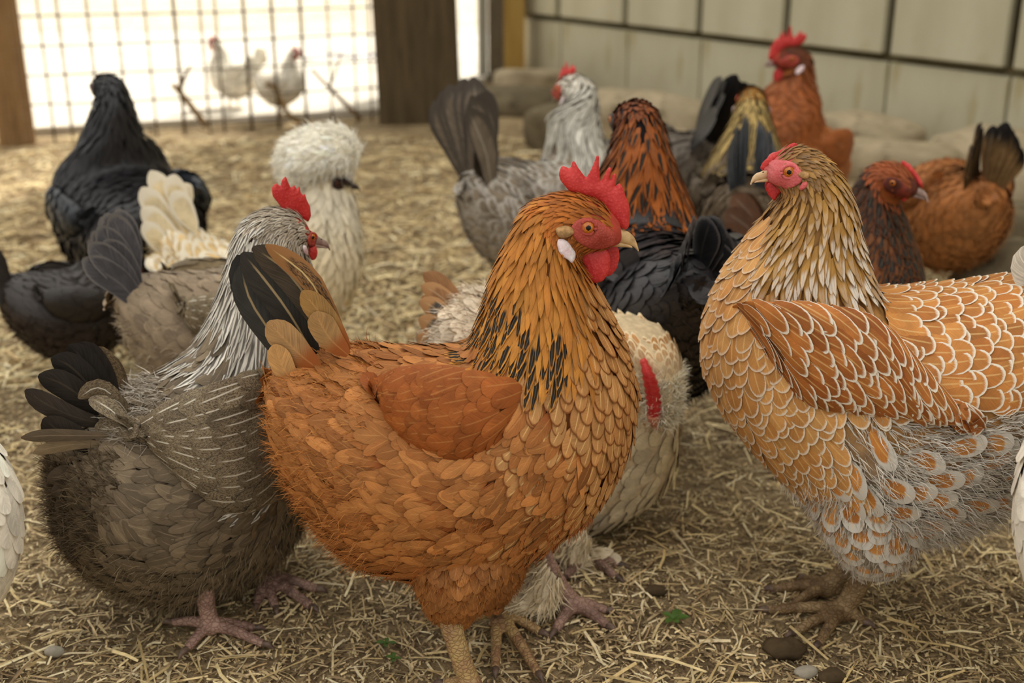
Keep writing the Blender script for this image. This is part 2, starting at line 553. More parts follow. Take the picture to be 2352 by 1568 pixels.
def slab(poly, thick, step, yfun=None, rnd=1, wave=0.0):
    """a fleshy flat piece: outline in (x, z), swelling from its rim to full thickness."""
    B = resample_poly(poly, step)
    for _ in range(rnd):
        B = 0.5 * B + 0.25 * (np.roll(B, 1, 0) + np.roll(B, -1, 0))
    lo, hi = B.min(0), B.max(0)
    def inside(x, z):
        c = False
        for i in range(len(B)):
            x1, z1 = B[i]; x2, z2 = B[i - 1]
            if (z1 > z) != (z2 > z) and x < (x2 - x1) * (z - z1) / (z2 - z1) + x1: c = not c
        return c
    def dist(p):
        a, b = B, np.roll(B, -1, 0)
        ab = b - a
        t = np.clip(((p - a) * ab).sum(1) / np.maximum((ab * ab).sum(1), 1e-12), 0, 1)
        return np.sqrt((((a + ab * t[:, None]) - p) ** 2).sum(1).min())
    I = []
    x = lo[0]; row = 0
    while x < hi[0]:
        z = lo[1] + (step * .5 if row % 2 else 0)
        while z < hi[1]:
            if inside(x, z) and dist(np.array([x, z])) > step * .55: I.append((x, z))
            z += step
        x += step * .87; row += 1
    pts = [Vector(p) for p in B] + [Vector(p) for p in I]
    nb = len(B)
    vs, es, fs, _, _, _ = geometry.delaunay_2d_cdt(pts, [(i, (i + 1) % nb) for i in range(nb)], [], 1, 1e-7)
    D = np.array([dist(np.array(v)) for v in vs]); dm = max(D.max(), 1e-6)
    ref = min(dm, thick * 2.2)
    h = thick * .5 * np.sqrt(np.clip(1 - (1 - np.clip(D / ref, 0, 1)) ** 2, 0, 1))
    V, F = [], []
    n = len(vs)
    for s in (1, -1):
        for v, hh in zip(vs, h):
            y0 = (yfun(v[0], v[1]) if yfun else 0.0) + wave * math.sin(v[0] * 260) * math.cos(v[1] * 190)
            V.append((v[0], y0 + s * max(hh, thick * .04), v[1]))
    for f in fs:
        F.append(tuple(f)); F.append(tuple(i + n for i in reversed(f)))
    cnt = {}
    for f in fs:
        for a, b in zip(f, list(f[1:]) + [f[0]]):
            cnt[(a, b)] = 1
    for (a, b) in list(cnt):
        if (b, a) not in cnt: F.append((b, a, a + n, b + n))
    return V, F

def srgb_jit(cols, rg, amt=0.1):
    return cols * (1 + rg.normal(0, amt, (len(cols), 1)))

# reference outline of a hen's head, drawn with the eye at (1346, 503)
REF = dict(
 comb=[(1306,437),(1287,414),(1283,399),(1290,380),(1300,383),(1307,388),(1312,384),(1315,369),(1320,370),(1327,384),(1346,409),(1354,397),(1365,373),(1371,355),(1376,357),(1376,389),(1379,418),(1387,405),(1398,383),(1404,384),(1402,400),(1400,416),(1409,398),(1415,397),(1416,411),(1412,431),(1421,420),(1427,423),(1434,440),(1437,452),(1443,462),(1446,478),(1446,500),(1444,522),(1436,528),(1425,522),(1408,512),(1396,497),(1384,475),(1365,455),(1343,449),(1322,444)],
 wattle=[(1383,552),(1394,552),(1390,564),(1399,579),(1401,598),(1395,624),(1382,640),(1364,645),(1347,636),(1334,617),(1328,595),(1334,576),(1351,565),(1370,562)],
 lobe=[(1278,526),(1290,526),(1301,533),(1311,549),(1320,564),(1316,574),(1309,581),(1303,572),(1290,564),(1280,552),(1276,537)],
 tuft=[(1271,505),(1281,500),(1297,497),(1311,502),(1316,514),(1306,521),(1293,524),(1280,522)],
 face=[(1308,500),(1320,488),(1336,483),(1354,484),(1372,491),(1388,503),(1402,516),(1416,530),(1410,546),(1398,556),(1382,560),(1366,560),(1350,554),(1336,545),(1322,534),(1310,518)],
 eye=(1346, 503),
 beak_u=[(1398,508,1388,552,13.5),(1412,518,1405,555,12.5),(1428,527,1424,557,10.5),(1443,532,1442,561,7.8),(1456,544,1454,566,4.2),(1463,559,1461,572,2.4),(1467,574,1465,577,.6)],
 beak_l=[(1388,546,1388,563,12),(1410,550,1410,566,10.5),(1428,555,1428,567,8),(1444,560,1444,568,4),(1452,565,1452,569,.8)],
)
# ------------------------------------------------------------------ skins shared by the birds
RED = skin_mat('comb_skin', C(203, 58, 54), C(186, 40, 40), 420, .42, .55, .12)
FACE = skin_mat('face_skin', C(176, 72, 58), C(150, 52, 40), 500, .55, .7, .08)
PINK = skin_mat('pink_face_skin', C(214, 104, 104), C(196, 78, 82), 500, .5, .6, .1)
LOBE = skin_mat('lobe_skin', C(236, 226, 226), C(214, 178, 182), 300, .6, .7, .08)
BEAKM = noisy_mat('beak_horn', C(206, 172, 120), C(160, 118, 74), 60, .35, .4)
PALEBEAK = noisy_mat('pale_beak_horn', C(222, 190, 148), C(196, 158, 112), 60, .35, .4)
GREYBEAK = noisy_mat('grey_beak_horn', C(176, 150, 140), C(126, 104, 96), 60, .35, .4)
DARKBEAK = noisy_mat('dark_beak_horn', C(74, 60, 58), C(44, 34, 32), 60, .4, .4)
CLAW = noisy_mat('claw_horn', C(120, 98, 84), C(70, 56, 48), 80, .4, .35)
def leg_mat(name, c1, c2):
    if name in _FM: return _FM[name]
    m, nt, b = new_mat(name, .5, .35)
    o = coords(nt)
    vo = nt.nodes.new('ShaderNodeTexVoronoi'); vo.feature = 'DISTANCE_TO_EDGE'
    nt.links.new(mapping(nt, o, (1, 1, 1.35)), vo.inputs['Vector']); vo.inputs['Scale'].default_value = 190
    n = noise(nt, 45, 4, .6, o)
    c = mixc(nt, remap(nt, n, .35, .65), c1, c2)
    dark = tuple(x * .45 for x in c2)
    c = mixc(nt, remap(nt, vo.outputs['Distance'], .10, .0, 0, .55), c, dark)
    c = mixc(nt, remap(nt, noise(nt, 22, 5, .7, o), .58, .75, 0, .7), c, C(72, 56, 40))
    nt.links.new(c, b.inputs['Base Color'])
    bump(nt, b, remap(nt, vo.outputs['Distance'], 0, .2), .6, .0012)
    _FM[name] = m
    return m
LEG_Y = leg_mat('yellow_leg_scales', C(196, 166, 112), C(164, 126, 92))
LEG_P = leg_mat('pink_leg_scales', C(176, 142, 126), C(134, 104, 92))
LEG_G = leg_mat('horn_leg_scales', C(160, 134, 96), C(120, 94, 64))
def glossy(name, c, rough=.06, spec=.6):
    if name in _FM: return _FM[name]
    m, nt, b = new_mat(name, rough, spec); b.inputs['Base Color'].default_value = (*c, 1)
    _FM[name] = m
    return m
PUPIL = glossy('pupil_black', (0.003, 0.003, 0.003), .03, .28)
def iris_mat(name, c1, c2):
    if name in _FM: return _FM[name]
    m, nt, b = new_mat(name, .08, .6)
    nt.links.new(mixc(nt, remap(nt, noise(nt, 700, 3, .6, coords(nt)), .35, .65), c1, c2), b.inputs['Base Color'])
    _FM[name] = m
    return m
IRIS = iris_mat('orange_iris', C(206, 124, 34), C(168, 84, 22))
IRIS_D = iris_mat('dark_iris', C(120, 60, 26), C(90, 40, 16))

class Hen:
    def __init__(s, label, X, Y, psi, group=None, name='hen', cat='hen', seed=1):
        s.rg = np.random.default_rng(seed)
        s.psi = math.radians(psi)
        s.o = Vector((X, Y, 0))
        s.f = Vector((math.cos(s.psi), math.sin(s.psi), 0)); s.l = Vector((-s.f.y, s.f.x, 0))
        s.root = empty(name, (X, Y, 0), s.psi)
        tag(s.root, label, cat, group)
        s.cs = 1 if (Vector((0, 0, 0)) - s.o).dot(s.l) > 0 else -1       # which of its sides faces the photographer
        s.tw = None
    def px(s, x, y, lat=0.0):
        """pixel -> (x, z) on the bird's upright middle plane, shifted sideways by lat."""
        d = ray(x, y); o = s.o + s.l * lat
        t = o.dot(s.l) / d.dot(s.l)
        p = Vector((0, 0, CAM_H)) + d * t - o
        return (p.dot(s.f), p.z)
    def gp(s, x, y, z=0.0):
        p = ground(x, y, z) - s.o
        return (p.dot(s.f), p.dot(s.l), z)
    def secs_px(s, rows, yc=0.0, pull=.055, wk=.94):
        # the contours belong to a rounded body: its outline lies a little inside the traced one on the middle plane
        out = []
        for i, r in enumerate(rows):
            k = pull * min(1.0, max(0.0, (len(rows) - 5 - i) / 5.0)) 
            tx, ty, bx, by = r[:4]
            bx, by = bx + (tx - bx) * k, by + (ty - by) * k
            tx, ty = tx + (bx - tx) * k * .25, ty + (by - ty) * k * .25
            out.append((*s.px(tx, ty, yc), *s.px(bx, by, yc), r[4] * wk, yc))
        return out
    def body(s, secs, bodycol, twist=None, thighs=(), voxel=.004, sub=6, M=40, snout=None):
        s.G = Grid(secs, sub, M, twist); s.tw = twist
        V, F = s.G.P.reshape(-1, 3), s.G.faces()
        parts = [(V, F)]
        s.thighs = []
        for th in thighs:
            g = Grid(th, 5, 20); s.thighs.append(g)
            parts.append((g.P.reshape(-1, 3), g.faces()))
        V2, F2 = fuse(*join(parts), voxel)
        kd = KDTree(s.G.N * s.G.M)
        t = np.repeat(np.arange(s.G.N) / s.G.sub, s.G.M); th = np.tile(np.arange(s.G.M) * 2 * PI / s.G.M, s.G.N)
        cols = bodycol(t, np.degrees(np.minimum(th, 2 * PI - th)), V)
        if snout is not None: cols = np.where((t > s.G.n - 2.6)[:, None], np.array(snout)[None], cols)
        for i, p in enumerate(V): kd.insert(p, i)
        kd.balance()
        ii = np.array([kd.find(p)[1] for p in V2])
        fr = [kd.find(p) for p in V2[:1]]
        Gn = s.G.nrm.reshape(-1, 3)
        nearG = np.linalg.norm(V2 - V[ii], axis=1) < voxel * 3 + .006
        V2 = V2 - Gn[ii] * (np.where(nearG, .75 * voxel + .0012, 0.0) * np.where(t[ii] > s.G.n - 5, .15, 1.0))[:, None]
        col = np.concatenate([cols[ii], np.ones((len(ii), 1))], 1)
        s.bo = mesh_obj('body', V2, F2, col_mat('down_skin'), s.root, col=col)
        g0 = s.G.P0
        s.bvh0 = BVHTree.FromPolygons([Vector(p) for p in g0.reshape(-1, 3)], [f for f in s.G.faces() if len(f) == 4])
        s.bvh = BVHTree.FromPolygons([Vector(p) for p in V], [f for f in s.G.faces() if len(f) == 4])
    def side_y(s, x, z, side, bvh=None):
        h = (bvh or s.bvh0).ray_cast(Vector((x, side * .4, z)), Vector((0, -side, 0)))
        return h[0].y if h[0] is not None else 0.0
    def turn(s, V):
        if not s.tw: return V
        return s.G.tw(np.array([tuple(v) for v in V], float), 1e3)
    def layer(s, G, name, tr, thr, sp, L, W, shape, mat, col, rise=.003, sink=.003, jit=.12, singles=0, parent=None, keep=None, a=1.0, var=.08, single_name='feather', curl=0.0, skew=0.0):
        t, th = G.scatter(tr, thr, sp, s.rg, keep)
        n = len(t)
        if n == 0: return
        P = G.interp(G.P, t, th)
        fold = np.degrees(np.minimum(th, 2 * PI - th))
        Lv = L(t, fold, P) if callable(L) else L
        Wv = W(t, fold, P) if callable(W) else W
        Lv = Lv * s.rg.uniform(.88, 1.12, n); Wv = Wv * s.rg.uniform(.9, 1.1, n)
        FV = feather_verts(G, t, th, Lv, Wv, shape, rise, sink, jit, s.rg, curl, skew)
        if callable(col): c = col(t, fold, P)
        else:
            k = s.rg.random((n, 1)); c = np.array(col[0]) * (1 - k) + np.array(col[1]) * k
        c = np.clip(srgb_jit(c, s.rg, var), 0, 1)
        al = a(t, fold, P) if callable(a) else np.full(n, a)
        cols = np.concatenate([c, al[:, None]], 1)
        sing = []
        if singles:
            # the feathers that show largest to the photographer
            wn = unit(G.interp(G.nrm, t, th)); loc = P
            cw = np.array([(Vector((0, 0, CAM_H)) - s.o).dot(s.f), (Vector((0, 0, CAM_H)) - s.o).dot(s.l), CAM_H])
            d = cw - loc; fac = (wn * unit(d)).sum(1) / np.linalg.norm(d, axis=1) * (Lv * Wv)
            sing = list(np.argsort(-fac)[:singles])
        emit_feathers(name, FV, shape, cols, mat, parent or s.root, s.rg, sing, single_name)
    def fluff(s, G, name, tr, thr, n, L, W, col, lift=.5, parent=None, keep=None, droop=.3, var=.1, mat=None):
        sp = 1e-4
        i0, i1 = max(0, int(tr[0] * G.sub)), min(G.N - 1, int(math.ceil(tr[1] * G.sub)))
        ar = np.linalg.norm(np.cross(G.dt[i0:i1], G.dth[i0:i1]), axis=-1)
        thd = np.degrees(np.arange(G.M) * 2 * PI / G.M); fold = np.minimum(thd, 360 - thd)
        ar = ar * ((fold >= thr[0]) & (fold <= thr[1]))[None]
        idx = s.rg.choice(ar.size, n, p=(ar / ar.sum()).ravel())
        t = (idx // G.M + i0 + s.rg.random(n)) / G.sub; th = (idx % G.M + s.rg.random(n)) * 2 * PI / G.M
        P = G.interp(G.P, t, th)
        if keep is not None:
            k = keep(t, th, P) > s.rg.random(n); t, th, P = t[k], th[k], P[k]
        fo = np.degrees(np.minimum(th, 2 * PI - th))
        D = unit(unit(-G.interp(G.dt, t, th)) * math.cos(lift) + unit(G.interp(G.nrm, t, th)) * math.sin(lift) + s.rg.normal(0, .25, P.shape))
        if callable(col): c = col(t, fo, P)
        else:
            k = s.rg.random((len(t), 1)); c = np.array(col[0]) * (1 - k) + np.array(col[1]) * k
        c = np.clip(srgb_jit(c, s.rg, var), 0, 1)
        return emit_strands(name, P - unit(G.interp(G.nrm, t, th)) * .002, D, L, W, np.concatenate([c, np.ones((len(t), 1))], 1), mat or col_mat('down_fluff', .9, .05), parent or s.root, s.rg, droop)
    # ---- head
    def head(s, mp=None, k=1.0, eye=None, ang=0.0, comb='single', beak=BEAKM, face=FACE, iris=IRIS, lobe=True, wattle=1.0, tuft=None, red=RED,
             comb_poly=None, wattle_poly=None, face_poly=None, far_shift=0.0, step=None, comb_k=1.0, comb_bend=0.0, lobe_mat=None, eye_k=1.0, lobe_k=1.0):
        u = k / 2640.0
        if mp is None:
            ca, sa = math.cos(ang), math.sin(ang)
            def mp(px, py):
                dx, dz = (px - 1346) * u, -(py - 503) * u
                return (eye[0] + dx * ca - dz * sa, eye[1] + dx * sa + dz * ca)
        st = step or .0022 * max(k, .7)
        ex, ez = mp(*REF['eye'])
        put = lambda nm, VF, mat, par=None: mesh_obj(nm, s.turn(VF[0]), VF[1], mat, par or s.root)
        # face skin, laid on the head surface on both sides
        fp = face_poly or [mp(*q) for q in REF['face']]
        for sd in (1, -1):
            V, F = slab(fp, .0022 * k, st, lambda x, z: s.side_y(x, z, sd) + sd * .0014, wave=.0005 * k)
            put('face', (V, F), face)
            r = 15.0 * u * eye_k
            y = s.side_y(ex, ez, sd)
            cy = y - sd * r * .05
            e = put('eye', ball((ex, cy, ez), r, 18, 12), iris)
            pu = ball((ex + .3 * u, cy + sd * r * .64, ez + .2 * u), r * .52, 14, 8, (1, .78, 1))
            put('pupil', pu, PUPIL, e)
            ring = [(ex + math.cos(a) * r * 1.12, cy + sd * r * .42, ez + math.sin(a) * r * 1.0) for a in np.linspace(0, 2 * PI, 19)]
            put('eyelid', tube(ring, [r * .26] * 19, 6), face, e)
            if lobe:
                lp = [mp(1296 + (q[0] - 1296) * lobe_k, 548 + (q[1] - 548) * lobe_k) for q in REF['lobe']]
                put('earlobe', slab(lp, .005 * k, st, lambda x, z: s.side_y(x, z, sd) + sd * .0016, wave=.0004 * k), lobe_mat or LOBE)
            if tuft is not None:
                tp = [mp(*q) for q in REF['tuft']]
                put('ear_tuft', slab(tp, .006 * k, st, lambda x, z: s.side_y(x, z, sd) + sd * .0025), col_plain('ear_tuft_down', tuft))
            if wattle:
                wp = wattle_poly or [mp(REF['wattle'][0][0] + (q[0] - REF['wattle'][0][0]) * wattle, REF['wattle'][0][1] + (q[1] - REF['wattle'][0][1]) * wattle) for q in REF['wattle']]
                if sd != s.cs and far_shift: wp = [(x + far_shift, z + far_shift * .1) for x, z in wp]
                zt = max(q[1] for q in wp)
                put('wattle', slab(wp, .0055 * k, st, lambda x, z: sd * (.006 + .05 * (zt - z)) * k, wave=.0005 * k), red)
        B = lambda rows: Grid([(*mp(a, b), *mp(c, d), w * u) for a, b, c, d, w in rows], 4, 16)
        gu, gl = B(REF['beak_u']), B(REF['beak_l'])
        ub = put('upper_beak', (gu.P.reshape(-1, 3), gu.faces()), beak)
        put('lower_beak', (gl.P.reshape(-1, 3), gl.faces()), beak)
        for sd in (1, -1):
            nx, nz = mp(1417, 527)
            put('nostril', ball((nx, sd * 6.6 * u, nz), 3.4 * u, 10, 6, (1.8, .7, .6)), PUPIL, ub)
        if comb == 'single':
            cp = comb_poly or [mp(1375 + (q[0] - 1375) * comb_k, 480 + (q[1] - 480) * comb_k) for q in REF['comb']]
            z0 = min(q[1] for q in cp)
            put('comb', slab(cp, .0075 * k, st, lambda x, z: comb_bend * (z - z0) ** 2 * 12, wave=.0006 * k), red)
        elif comb == 'pea':
            cp = comb_poly or [mp(*q) for q in [(1440,528),(1424,516),(1402,500),(1384,478),(1366,462),(1350,446),(1344,430),(1356,428),(1372,440),(1378,436),(1392,452),(1400,456),(1408,470),(1420,480),(1430,494),(1440,506)]]
            put('comb', slab(cp, .0062 * k, st, wave=.0020 * k), red)
    # ---- legs
    def leg(s, pts, rad, toes, mat, tr=.0046, voxel=.0017, claw=True, ridge=.035, name='leg'):
        parts = [tube(pts, rad, 14, ridge, 5)]
        foot = np.array(pts[-1])
        for tp in toes:
            tp = np.array(tp); mid = foot + (tp - foot) * .5 + np.array([0, 0, .003]); q = foot + (tp - foot) * .15 + np.array([0, 0, .002])
            parts.append(tube([foot, q, mid, tp], [tr * 1.25, tr * 1.2, tr * .95, tr * .75], 10, .06, 5))
        parts.append(ball(tuple(foot), rad[-1] * 1.12, 14, 10))
        V, F = fuse(*join(parts), voxel, 2)
        lg = mesh_obj(name, V, F, mat, s.root)
        if claw:
            for tp in toes:
                tp = np.array(tp); d = tp - foot; d[2] = 0; d = d / max(np.linalg.norm(d), 1e-6)
                mesh_obj('claw', *tube([tp - d * .002, tp + d * .006 + np.array([0, 0, .0005]), tp + d * .012 + np.array([0, 0, -.0035])], [tr * .62, tr * .5, .0006], 8, 0, 3), CLAW, lg)
    # ---- long feathers
    def blade(s, pts, w, col, mat, axis=None, name='tail_feather', a=1.0, camber=.12, parent=None, prof=None, rows=10, twistw=None):
        A = np.array(pts, float)
        C_ = catmull(A, 8)
        d = np.concatenate([[0], np.cumsum(np.linalg.norm(np.diff(C_, axis=0), axis=1))]); d /= d[-1]
        vs = np.linspace(0, 1, rows)
        vs = 1 - (1 - vs) ** 1.35
        P = np.stack([np.interp(vs, d, C_[:, i]) for i in range(3)], 1)
        T = unit(np.gradient(P, axis=0))
        ax = np.array(axis if axis is not None else (0, 1, 0), float)
        X = unit(np.cross(T, ax)) if axis is not None else unit(np.cross(T, np.array([0, 1.0, 0])))
        Nn = unit(np.cross(T, X))
        xs = [0, .12, .35, .6, .8, .92, 1]; ys = prof or [.25, .55, .85, 1, .95, .7, .12]
        wv = np.interp(vs, xs, ys) * w
        V, UV, F = [], [], []
        off = int(s.rg.integers(0, 40))
        us = (-1, -.5, 0, .5, 1)
        for r in range(rows):
            for c in us:
                V.append(P[r] + X[r] * c * wv[r] - Nn[r] * camber * wv[r] * c * c)
                UV.append(((c + 1) / 2, off + min(vs[r], .998)))
        for r in range(rows - 1):
            for c in range(4):
                F.append((r * 5 + c, r * 5 + c + 1, r * 5 + c + 6, r * 5 + c + 5))
        cc = np.clip(np.array(col) * (1 + s.rg.normal(0, .08)), 0, 1)
        cols = np.tile(np.array([*cc, a]), (len(V), 1))
        return mesh_obj(name, V, F, mat, parent or s.root, col=cols, uv=UV)
    def tail(s, base, n, e0, e1, L, w, col, mat, splay=.35, name='tail_feather', a=1.0, bend=.1, spread=.02):
        """a fan of tail feathers, half on either side of the middle, raised from e0 to e1 degrees."""
        for i in range(n):
            sd = 1 if i % 2 else -1
            q = (i // 2) / max(1, (n + 1) // 2 - 1)
            el = math.radians(e0 + (e1 - e0) * q + s.rg.uniform(-4, 4))
            ll = L * s.rg.uniform(.88, 1.06) * (1 - .15 * abs(q - .5))
            y = sd * (.006 + spread * (1 - q))
            d = np.array([-math.cos(el), sd * splay * (1 - q * .8) * .6, math.sin(el)]); d /= np.linalg.norm(d)
            b = np.array([base[0] + .012 * (1 - q), y, base[1] + .018 * (q - .5)])
            up = np.array([math.sin(el), 0, math.cos(el)])
            m = b + d * ll * .5 + up * bend * ll * .5; t = b + d * ll
            side = np.array([0.25 * (1), sd * 1.0, .35]);
            s.blade([b, b + (m - b) * .5, m, t], w, col, mat, axis=side, name=name, a=a)
    # ---- wings
    def wing(s, rows, thick, side, plum, singles=0, yoff=-.002, sub=5, name='wing', base=None):
        """rows rear -> shoulder: (top x,z, bottom x,z) in the bird's frame; plum: list of layer dicts."""
        secs = []
        for i, r in enumerate(rows):
            xm, zm = (r[0] + r[2]) / 2, (r[1] + r[3]) / 2
            y = np.max([abs(s.side_y(r[0] + (r[2] - r[0]) * f, r[1] + (r[3] - r[1]) * f, side, s.bvh)) for f in (.3, .5, .7, .9)])
            e = i / (len(rows) - 1)
            secs.append((*r, thick * (0.45 if i in (0, len(rows) - 1) else 1), y))
        ys = np.array([q[5] for q in secs]); ys[-1] -= .022 * thick / .014; ys[-2] -= .011 * thick / .014; ys[-3] -= .003 * thick / .014; ys = np.convolve(np.pad(ys, 1, 'edge'), [.25, .5, .25], 'valid')
        secs = [(*q[:5], side * (ys[i] + yoff)) for i, q in enumerate(secs)]
        G = Grid(secs, sub, 24)
        Pm = G.P - G.nrm * .0035
        w = mesh_obj(name, Pm.reshape(-1, 3), G.faces(), col_mat('down_skin'), s.root,
                     col=np.tile(np.array([*(base if base is not None else plum[0]['col'][0]), 1.0]), (G.N * G.M, 1)))
        thr = (0, 180, 1) if side > 0 else (180, 360, 1)
        for p in plum:
            q = dict(p); q.setdefault('thr', thr)
            if side != s.cs: q['singles'] = 0
            q.setdefault('name', 'wing_plumage')
            s.layer(G, parent=w, **q)
        return G, w

def col_plain(name, c):
    if name in _FM: return _FM[name]
    m, nt, b = new_mat(name, .9, .1)
    n = noise(nt, 260, 3, .6, coords(nt))
    nt.links.new(mixc(nt, remap(nt, n, .35, .65), tuple(x * .6 for x in c), c), b.inputs['Base Color'])
    bump(nt, b, n, .6, .001)
    _FM[name] = m
    return m
def arr(*c): return np.array(c, float)
def const(c): return lambda t, f, P: np.tile(np.array(c, float), (len(t), 1))
def lerp(a, b, k): return np.array(a)[None] * (1 - k[:, None]) + np.array(b)[None] * k[:, None]
# ------------------------------------------------------------------ the setting: ground, yard, coop wall
def ground_mat(name, c1, c2, c3, sc=6.0):
    m, nt, b = new_mat(name, .95, .1)
    o = coords(nt)
    a = noise(nt, sc, 6, .65, o); d = noise(nt, sc * 9, 6, .7, o); e = noise(nt, sc * 40, 3, .6, o)
    c = mixc(nt, remap(nt, a, .38, .62), c1, c2)
    c = mixc(nt, remap(nt, d, .45, .62, 0, .8), c, c3)
    c = mixc(nt, remap(nt, e, .52, .66, 0, .55), c, tuple(x * .35 for x in c2))
    nt.links.new(c, b.inputs['Base Color'])
    bump(nt, b, math_n(nt, 'ADD', d, math_n(nt, 'MULTIPLY', e, .5)), .8, .006)
    return m
def grid_sheet(x0, x1, y0, y1, nx, ny, zf):
    X, Y = np.meshgrid(np.linspace(x0, x1, nx), np.linspace(y0, y1, ny))
    Z = zf(X, Y)
    V = np.stack([X, Y, Z], -1).reshape(-1, 3)
    i = np.arange((ny - 1) * nx).reshape(ny - 1, nx)[:, :-1].ravel()
    return V, np.stack([i, i + 1, i + nx + 1, i + nx], 1)
def bumps(X, Y):
    r = np.random.default_rng(3); z = np.zeros_like(X)
    for k in range(26):
        f = r.uniform(5, 60); a = r.uniform(0, 2 * PI); p = r.uniform(0, 6)
        z += np.sin((X * np.cos(a) + Y * np.sin(a)) * f + p) / f
    return z * .012 - .003
V, F = grid_sheet(-3.2, 3.4, .25, 5.6, 330, 300, bumps)
tag(fast_mesh('ground', V, F, ground_mat('litter_dirt', C(156, 136, 104), C(118, 100, 76), C(180, 158, 120)), kind='structure'))
V, F = grid_sheet(-14, 12, 5.55, 22, 60, 60, lambda X, Y: -.004 + .02 * np.sin(X * 2.1) * np.sin(Y * 1.7) * (Y > 6))
fast_mesh('yard_ground', V, F, ground_mat('yard_sand', C(208, 198, 178), C(192, 178, 152), C(214, 206, 190), 1.2), kind='structure')

# coop wall on the right, clad in wide panels with open joints; the roofed coop also keeps the sun off the run
WO = np.array([.07, 5.10]); WA = math.radians(-56); WD = np.array([math.cos(WA), math.sin(WA)])
WN = Vector((-math.sin(-WA), -math.cos(-WA), 0))            # towards the run
WN = Vector((WD[1], -WD[0], 0))
def wall_M(s0, z, off=0.0):
    p = Vector((WO[0] + WD[0] * s0, WO[1] + WD[1] * s0, z)) + WN * off
    M = Matrix.Rotation(WA, 4, 'Z'); M.translation = p
    return M
panel_m = noisy_mat('painted_wood_panel', C(196, 190, 164), C(184, 177, 150), 5.0, .7, .25, .15, (1, 1, .35), C(176, 166, 132))
back_m = noisy_mat('dark_sheathing', C(112, 102, 76), C(88, 80, 58), 8, .9, .1)
wall = bevel_box('wall_right', (7.5, .10, 2.9), back_m, None, .004, wall_M(3.66, 1.45, -.075))
wall['kind'] = 'structure'
BZ = .24
JS = [-.02 + .245] + [.245 + .405 * i for i in range(1, 18)]
edges = [-.09] + JS
for i in range(len(edges) - 1):
    a, b_ = edges[i], edges[i + 1]
    for row in range(3):
        g = .0165
        z0, z1 = ((-.02, BZ - .004), (BZ + .020, BZ + 1.2), (BZ + 1.21, 2.85))[row]
        if row == 0: g = .004
        th = .022 if row == 0 else .03
        o = bevel_box('panel', (b_ - a - 2 * g, th, z1 - z0), panel_m, wall, .004,
                      wall.matrix_basis.inverted() @ wall_M((a + b_) / 2, (z0 + z1) / 2, -.025 + th / 2 + (0 if row == 0 else .012)))
roof = bevel_box('roof', (7.6, 3.2, .08), noisy_mat('roof_board', C(96, 86, 70), C(76, 68, 56), 6), None, .01,
                 wall_M(3.72, 3.05, -1.35) @ Matrix.Rotation(math.radians(-12), 4, 'X'))
roof['kind'] = 'structure'

# ------------------------------------------------------------------ posts and wire fence
BLOCKS = []
def post(name, label, pxl, pxr, ybase, depth, mat, h=2.1, lean=0.0, rz=0.0, cat='post'):
    pl, pr = ground(pxl, ybase), ground(pxr, ybase)
    w = (pr - pl).length
    c = (pl + pr) / 2
    root = empty(name, c, rz); tag(root, label, cat); BLOCKS.append((c.x, c.y, w * .6 + .05))
    M = Matrix.Rotation(lean, 4, 'Y'); M.translation = Vector((0, depth / 2, h / 2 - .02))
    bevel_box('timber', (w, depth, h), mat, root, .006, M)
    return root, c, w
wood_brown = noisy_mat('brown_timber', C(150, 116, 74), C(128, 96, 58), 7, .8, .2, .3, (6, 6, .5), C(104, 78, 48))
wood_dark = noisy_mat('dark_timber', C(92, 78, 56), C(74, 62, 44), 6, .85, .15, .3, (6, 6, .5), C(60, 50, 36))
wood_ochre = noisy_mat('ochre_timber', C(196, 160, 88), C(178, 142, 74), 6, .7, .25, .2, (6, 6, .5))
wood_grey = noisy_mat('grey_timber', C(150, 146, 132), C(128, 124, 110), 6, .8, .2, .2, (6, 6, .5))
steel = noisy_mat('rusty_wire', C(120, 104, 80), C(84, 70, 50), 30, .6, .4)
galv = noisy_mat('galvanised_wire', C(150, 148, 138), C(120, 118, 108), 30, .5, .5)
p1, c1, w1 = post('fence_post', 'brown square timber post at the far left edge of the run', 2, 80, 334, .09, wood_brown, rz=.35)
p2, c2, w2 = post('fence_post', 'wide dark brown board post right of the wire mesh panel', 852, 1040, 284, .05, wood_dark, lean=math.radians(-1.5), cat='post')
p3, c3, w3 = post('corner_post', 'ochre yellow painted corner post where the panelled wall begins', 1156, 1205, 179, .08, wood_ochre)
p4, c4, w4 = post('fence_post', 'slim dark post just left of the ochre corner post', 1122, 1158, 188, .05, wood_dark)
p5, c5, w5 = post('fence_post', 'slim pale grey post beside the dark slim post', 1098, 1120, 186, .05, wood_grey)

# welded wire panel between the first two posts: every wire a rod of its own
fence = empty('wire_fence', (c1 + c2) / 2); tag(fence, 'welded wire mesh panel strung between the brown and the dark post', 'fence')
fa, fb = c1 + Vector((w1 * .4, .03, 0)), c2 + Vector((-w2 * .3, .03, 0))
fd = (fb - fa); FLn = fd.length; fd.normalize()
def on_fence(px, py):
    d = ray(px, py); n = Vector((fd.y, -fd.x, 0)); t = fa.dot(n) / d.dot(n)
    return Vector((0, 0, CAM_H)) + d * t
fo = Vector(fence.location)
for i, x in enumerate([110, 153, 220, 285, 350, 415, 474, 508, 572, 635, 700, 760, 817, 852]):
    p = on_fence(x, 200); thick = .0056 if x in (415, 572, 635, 700) else .0036
    V, F = tube([Vector((p.x, p.y, .0)) - fo, Vector((p.x + .001, p.y, .55)) - fo, Vector((p.x, p.y, 1.9)) - fo], [thick] * 3, 6)
    mesh_obj('wire', V, F, steel, fence)
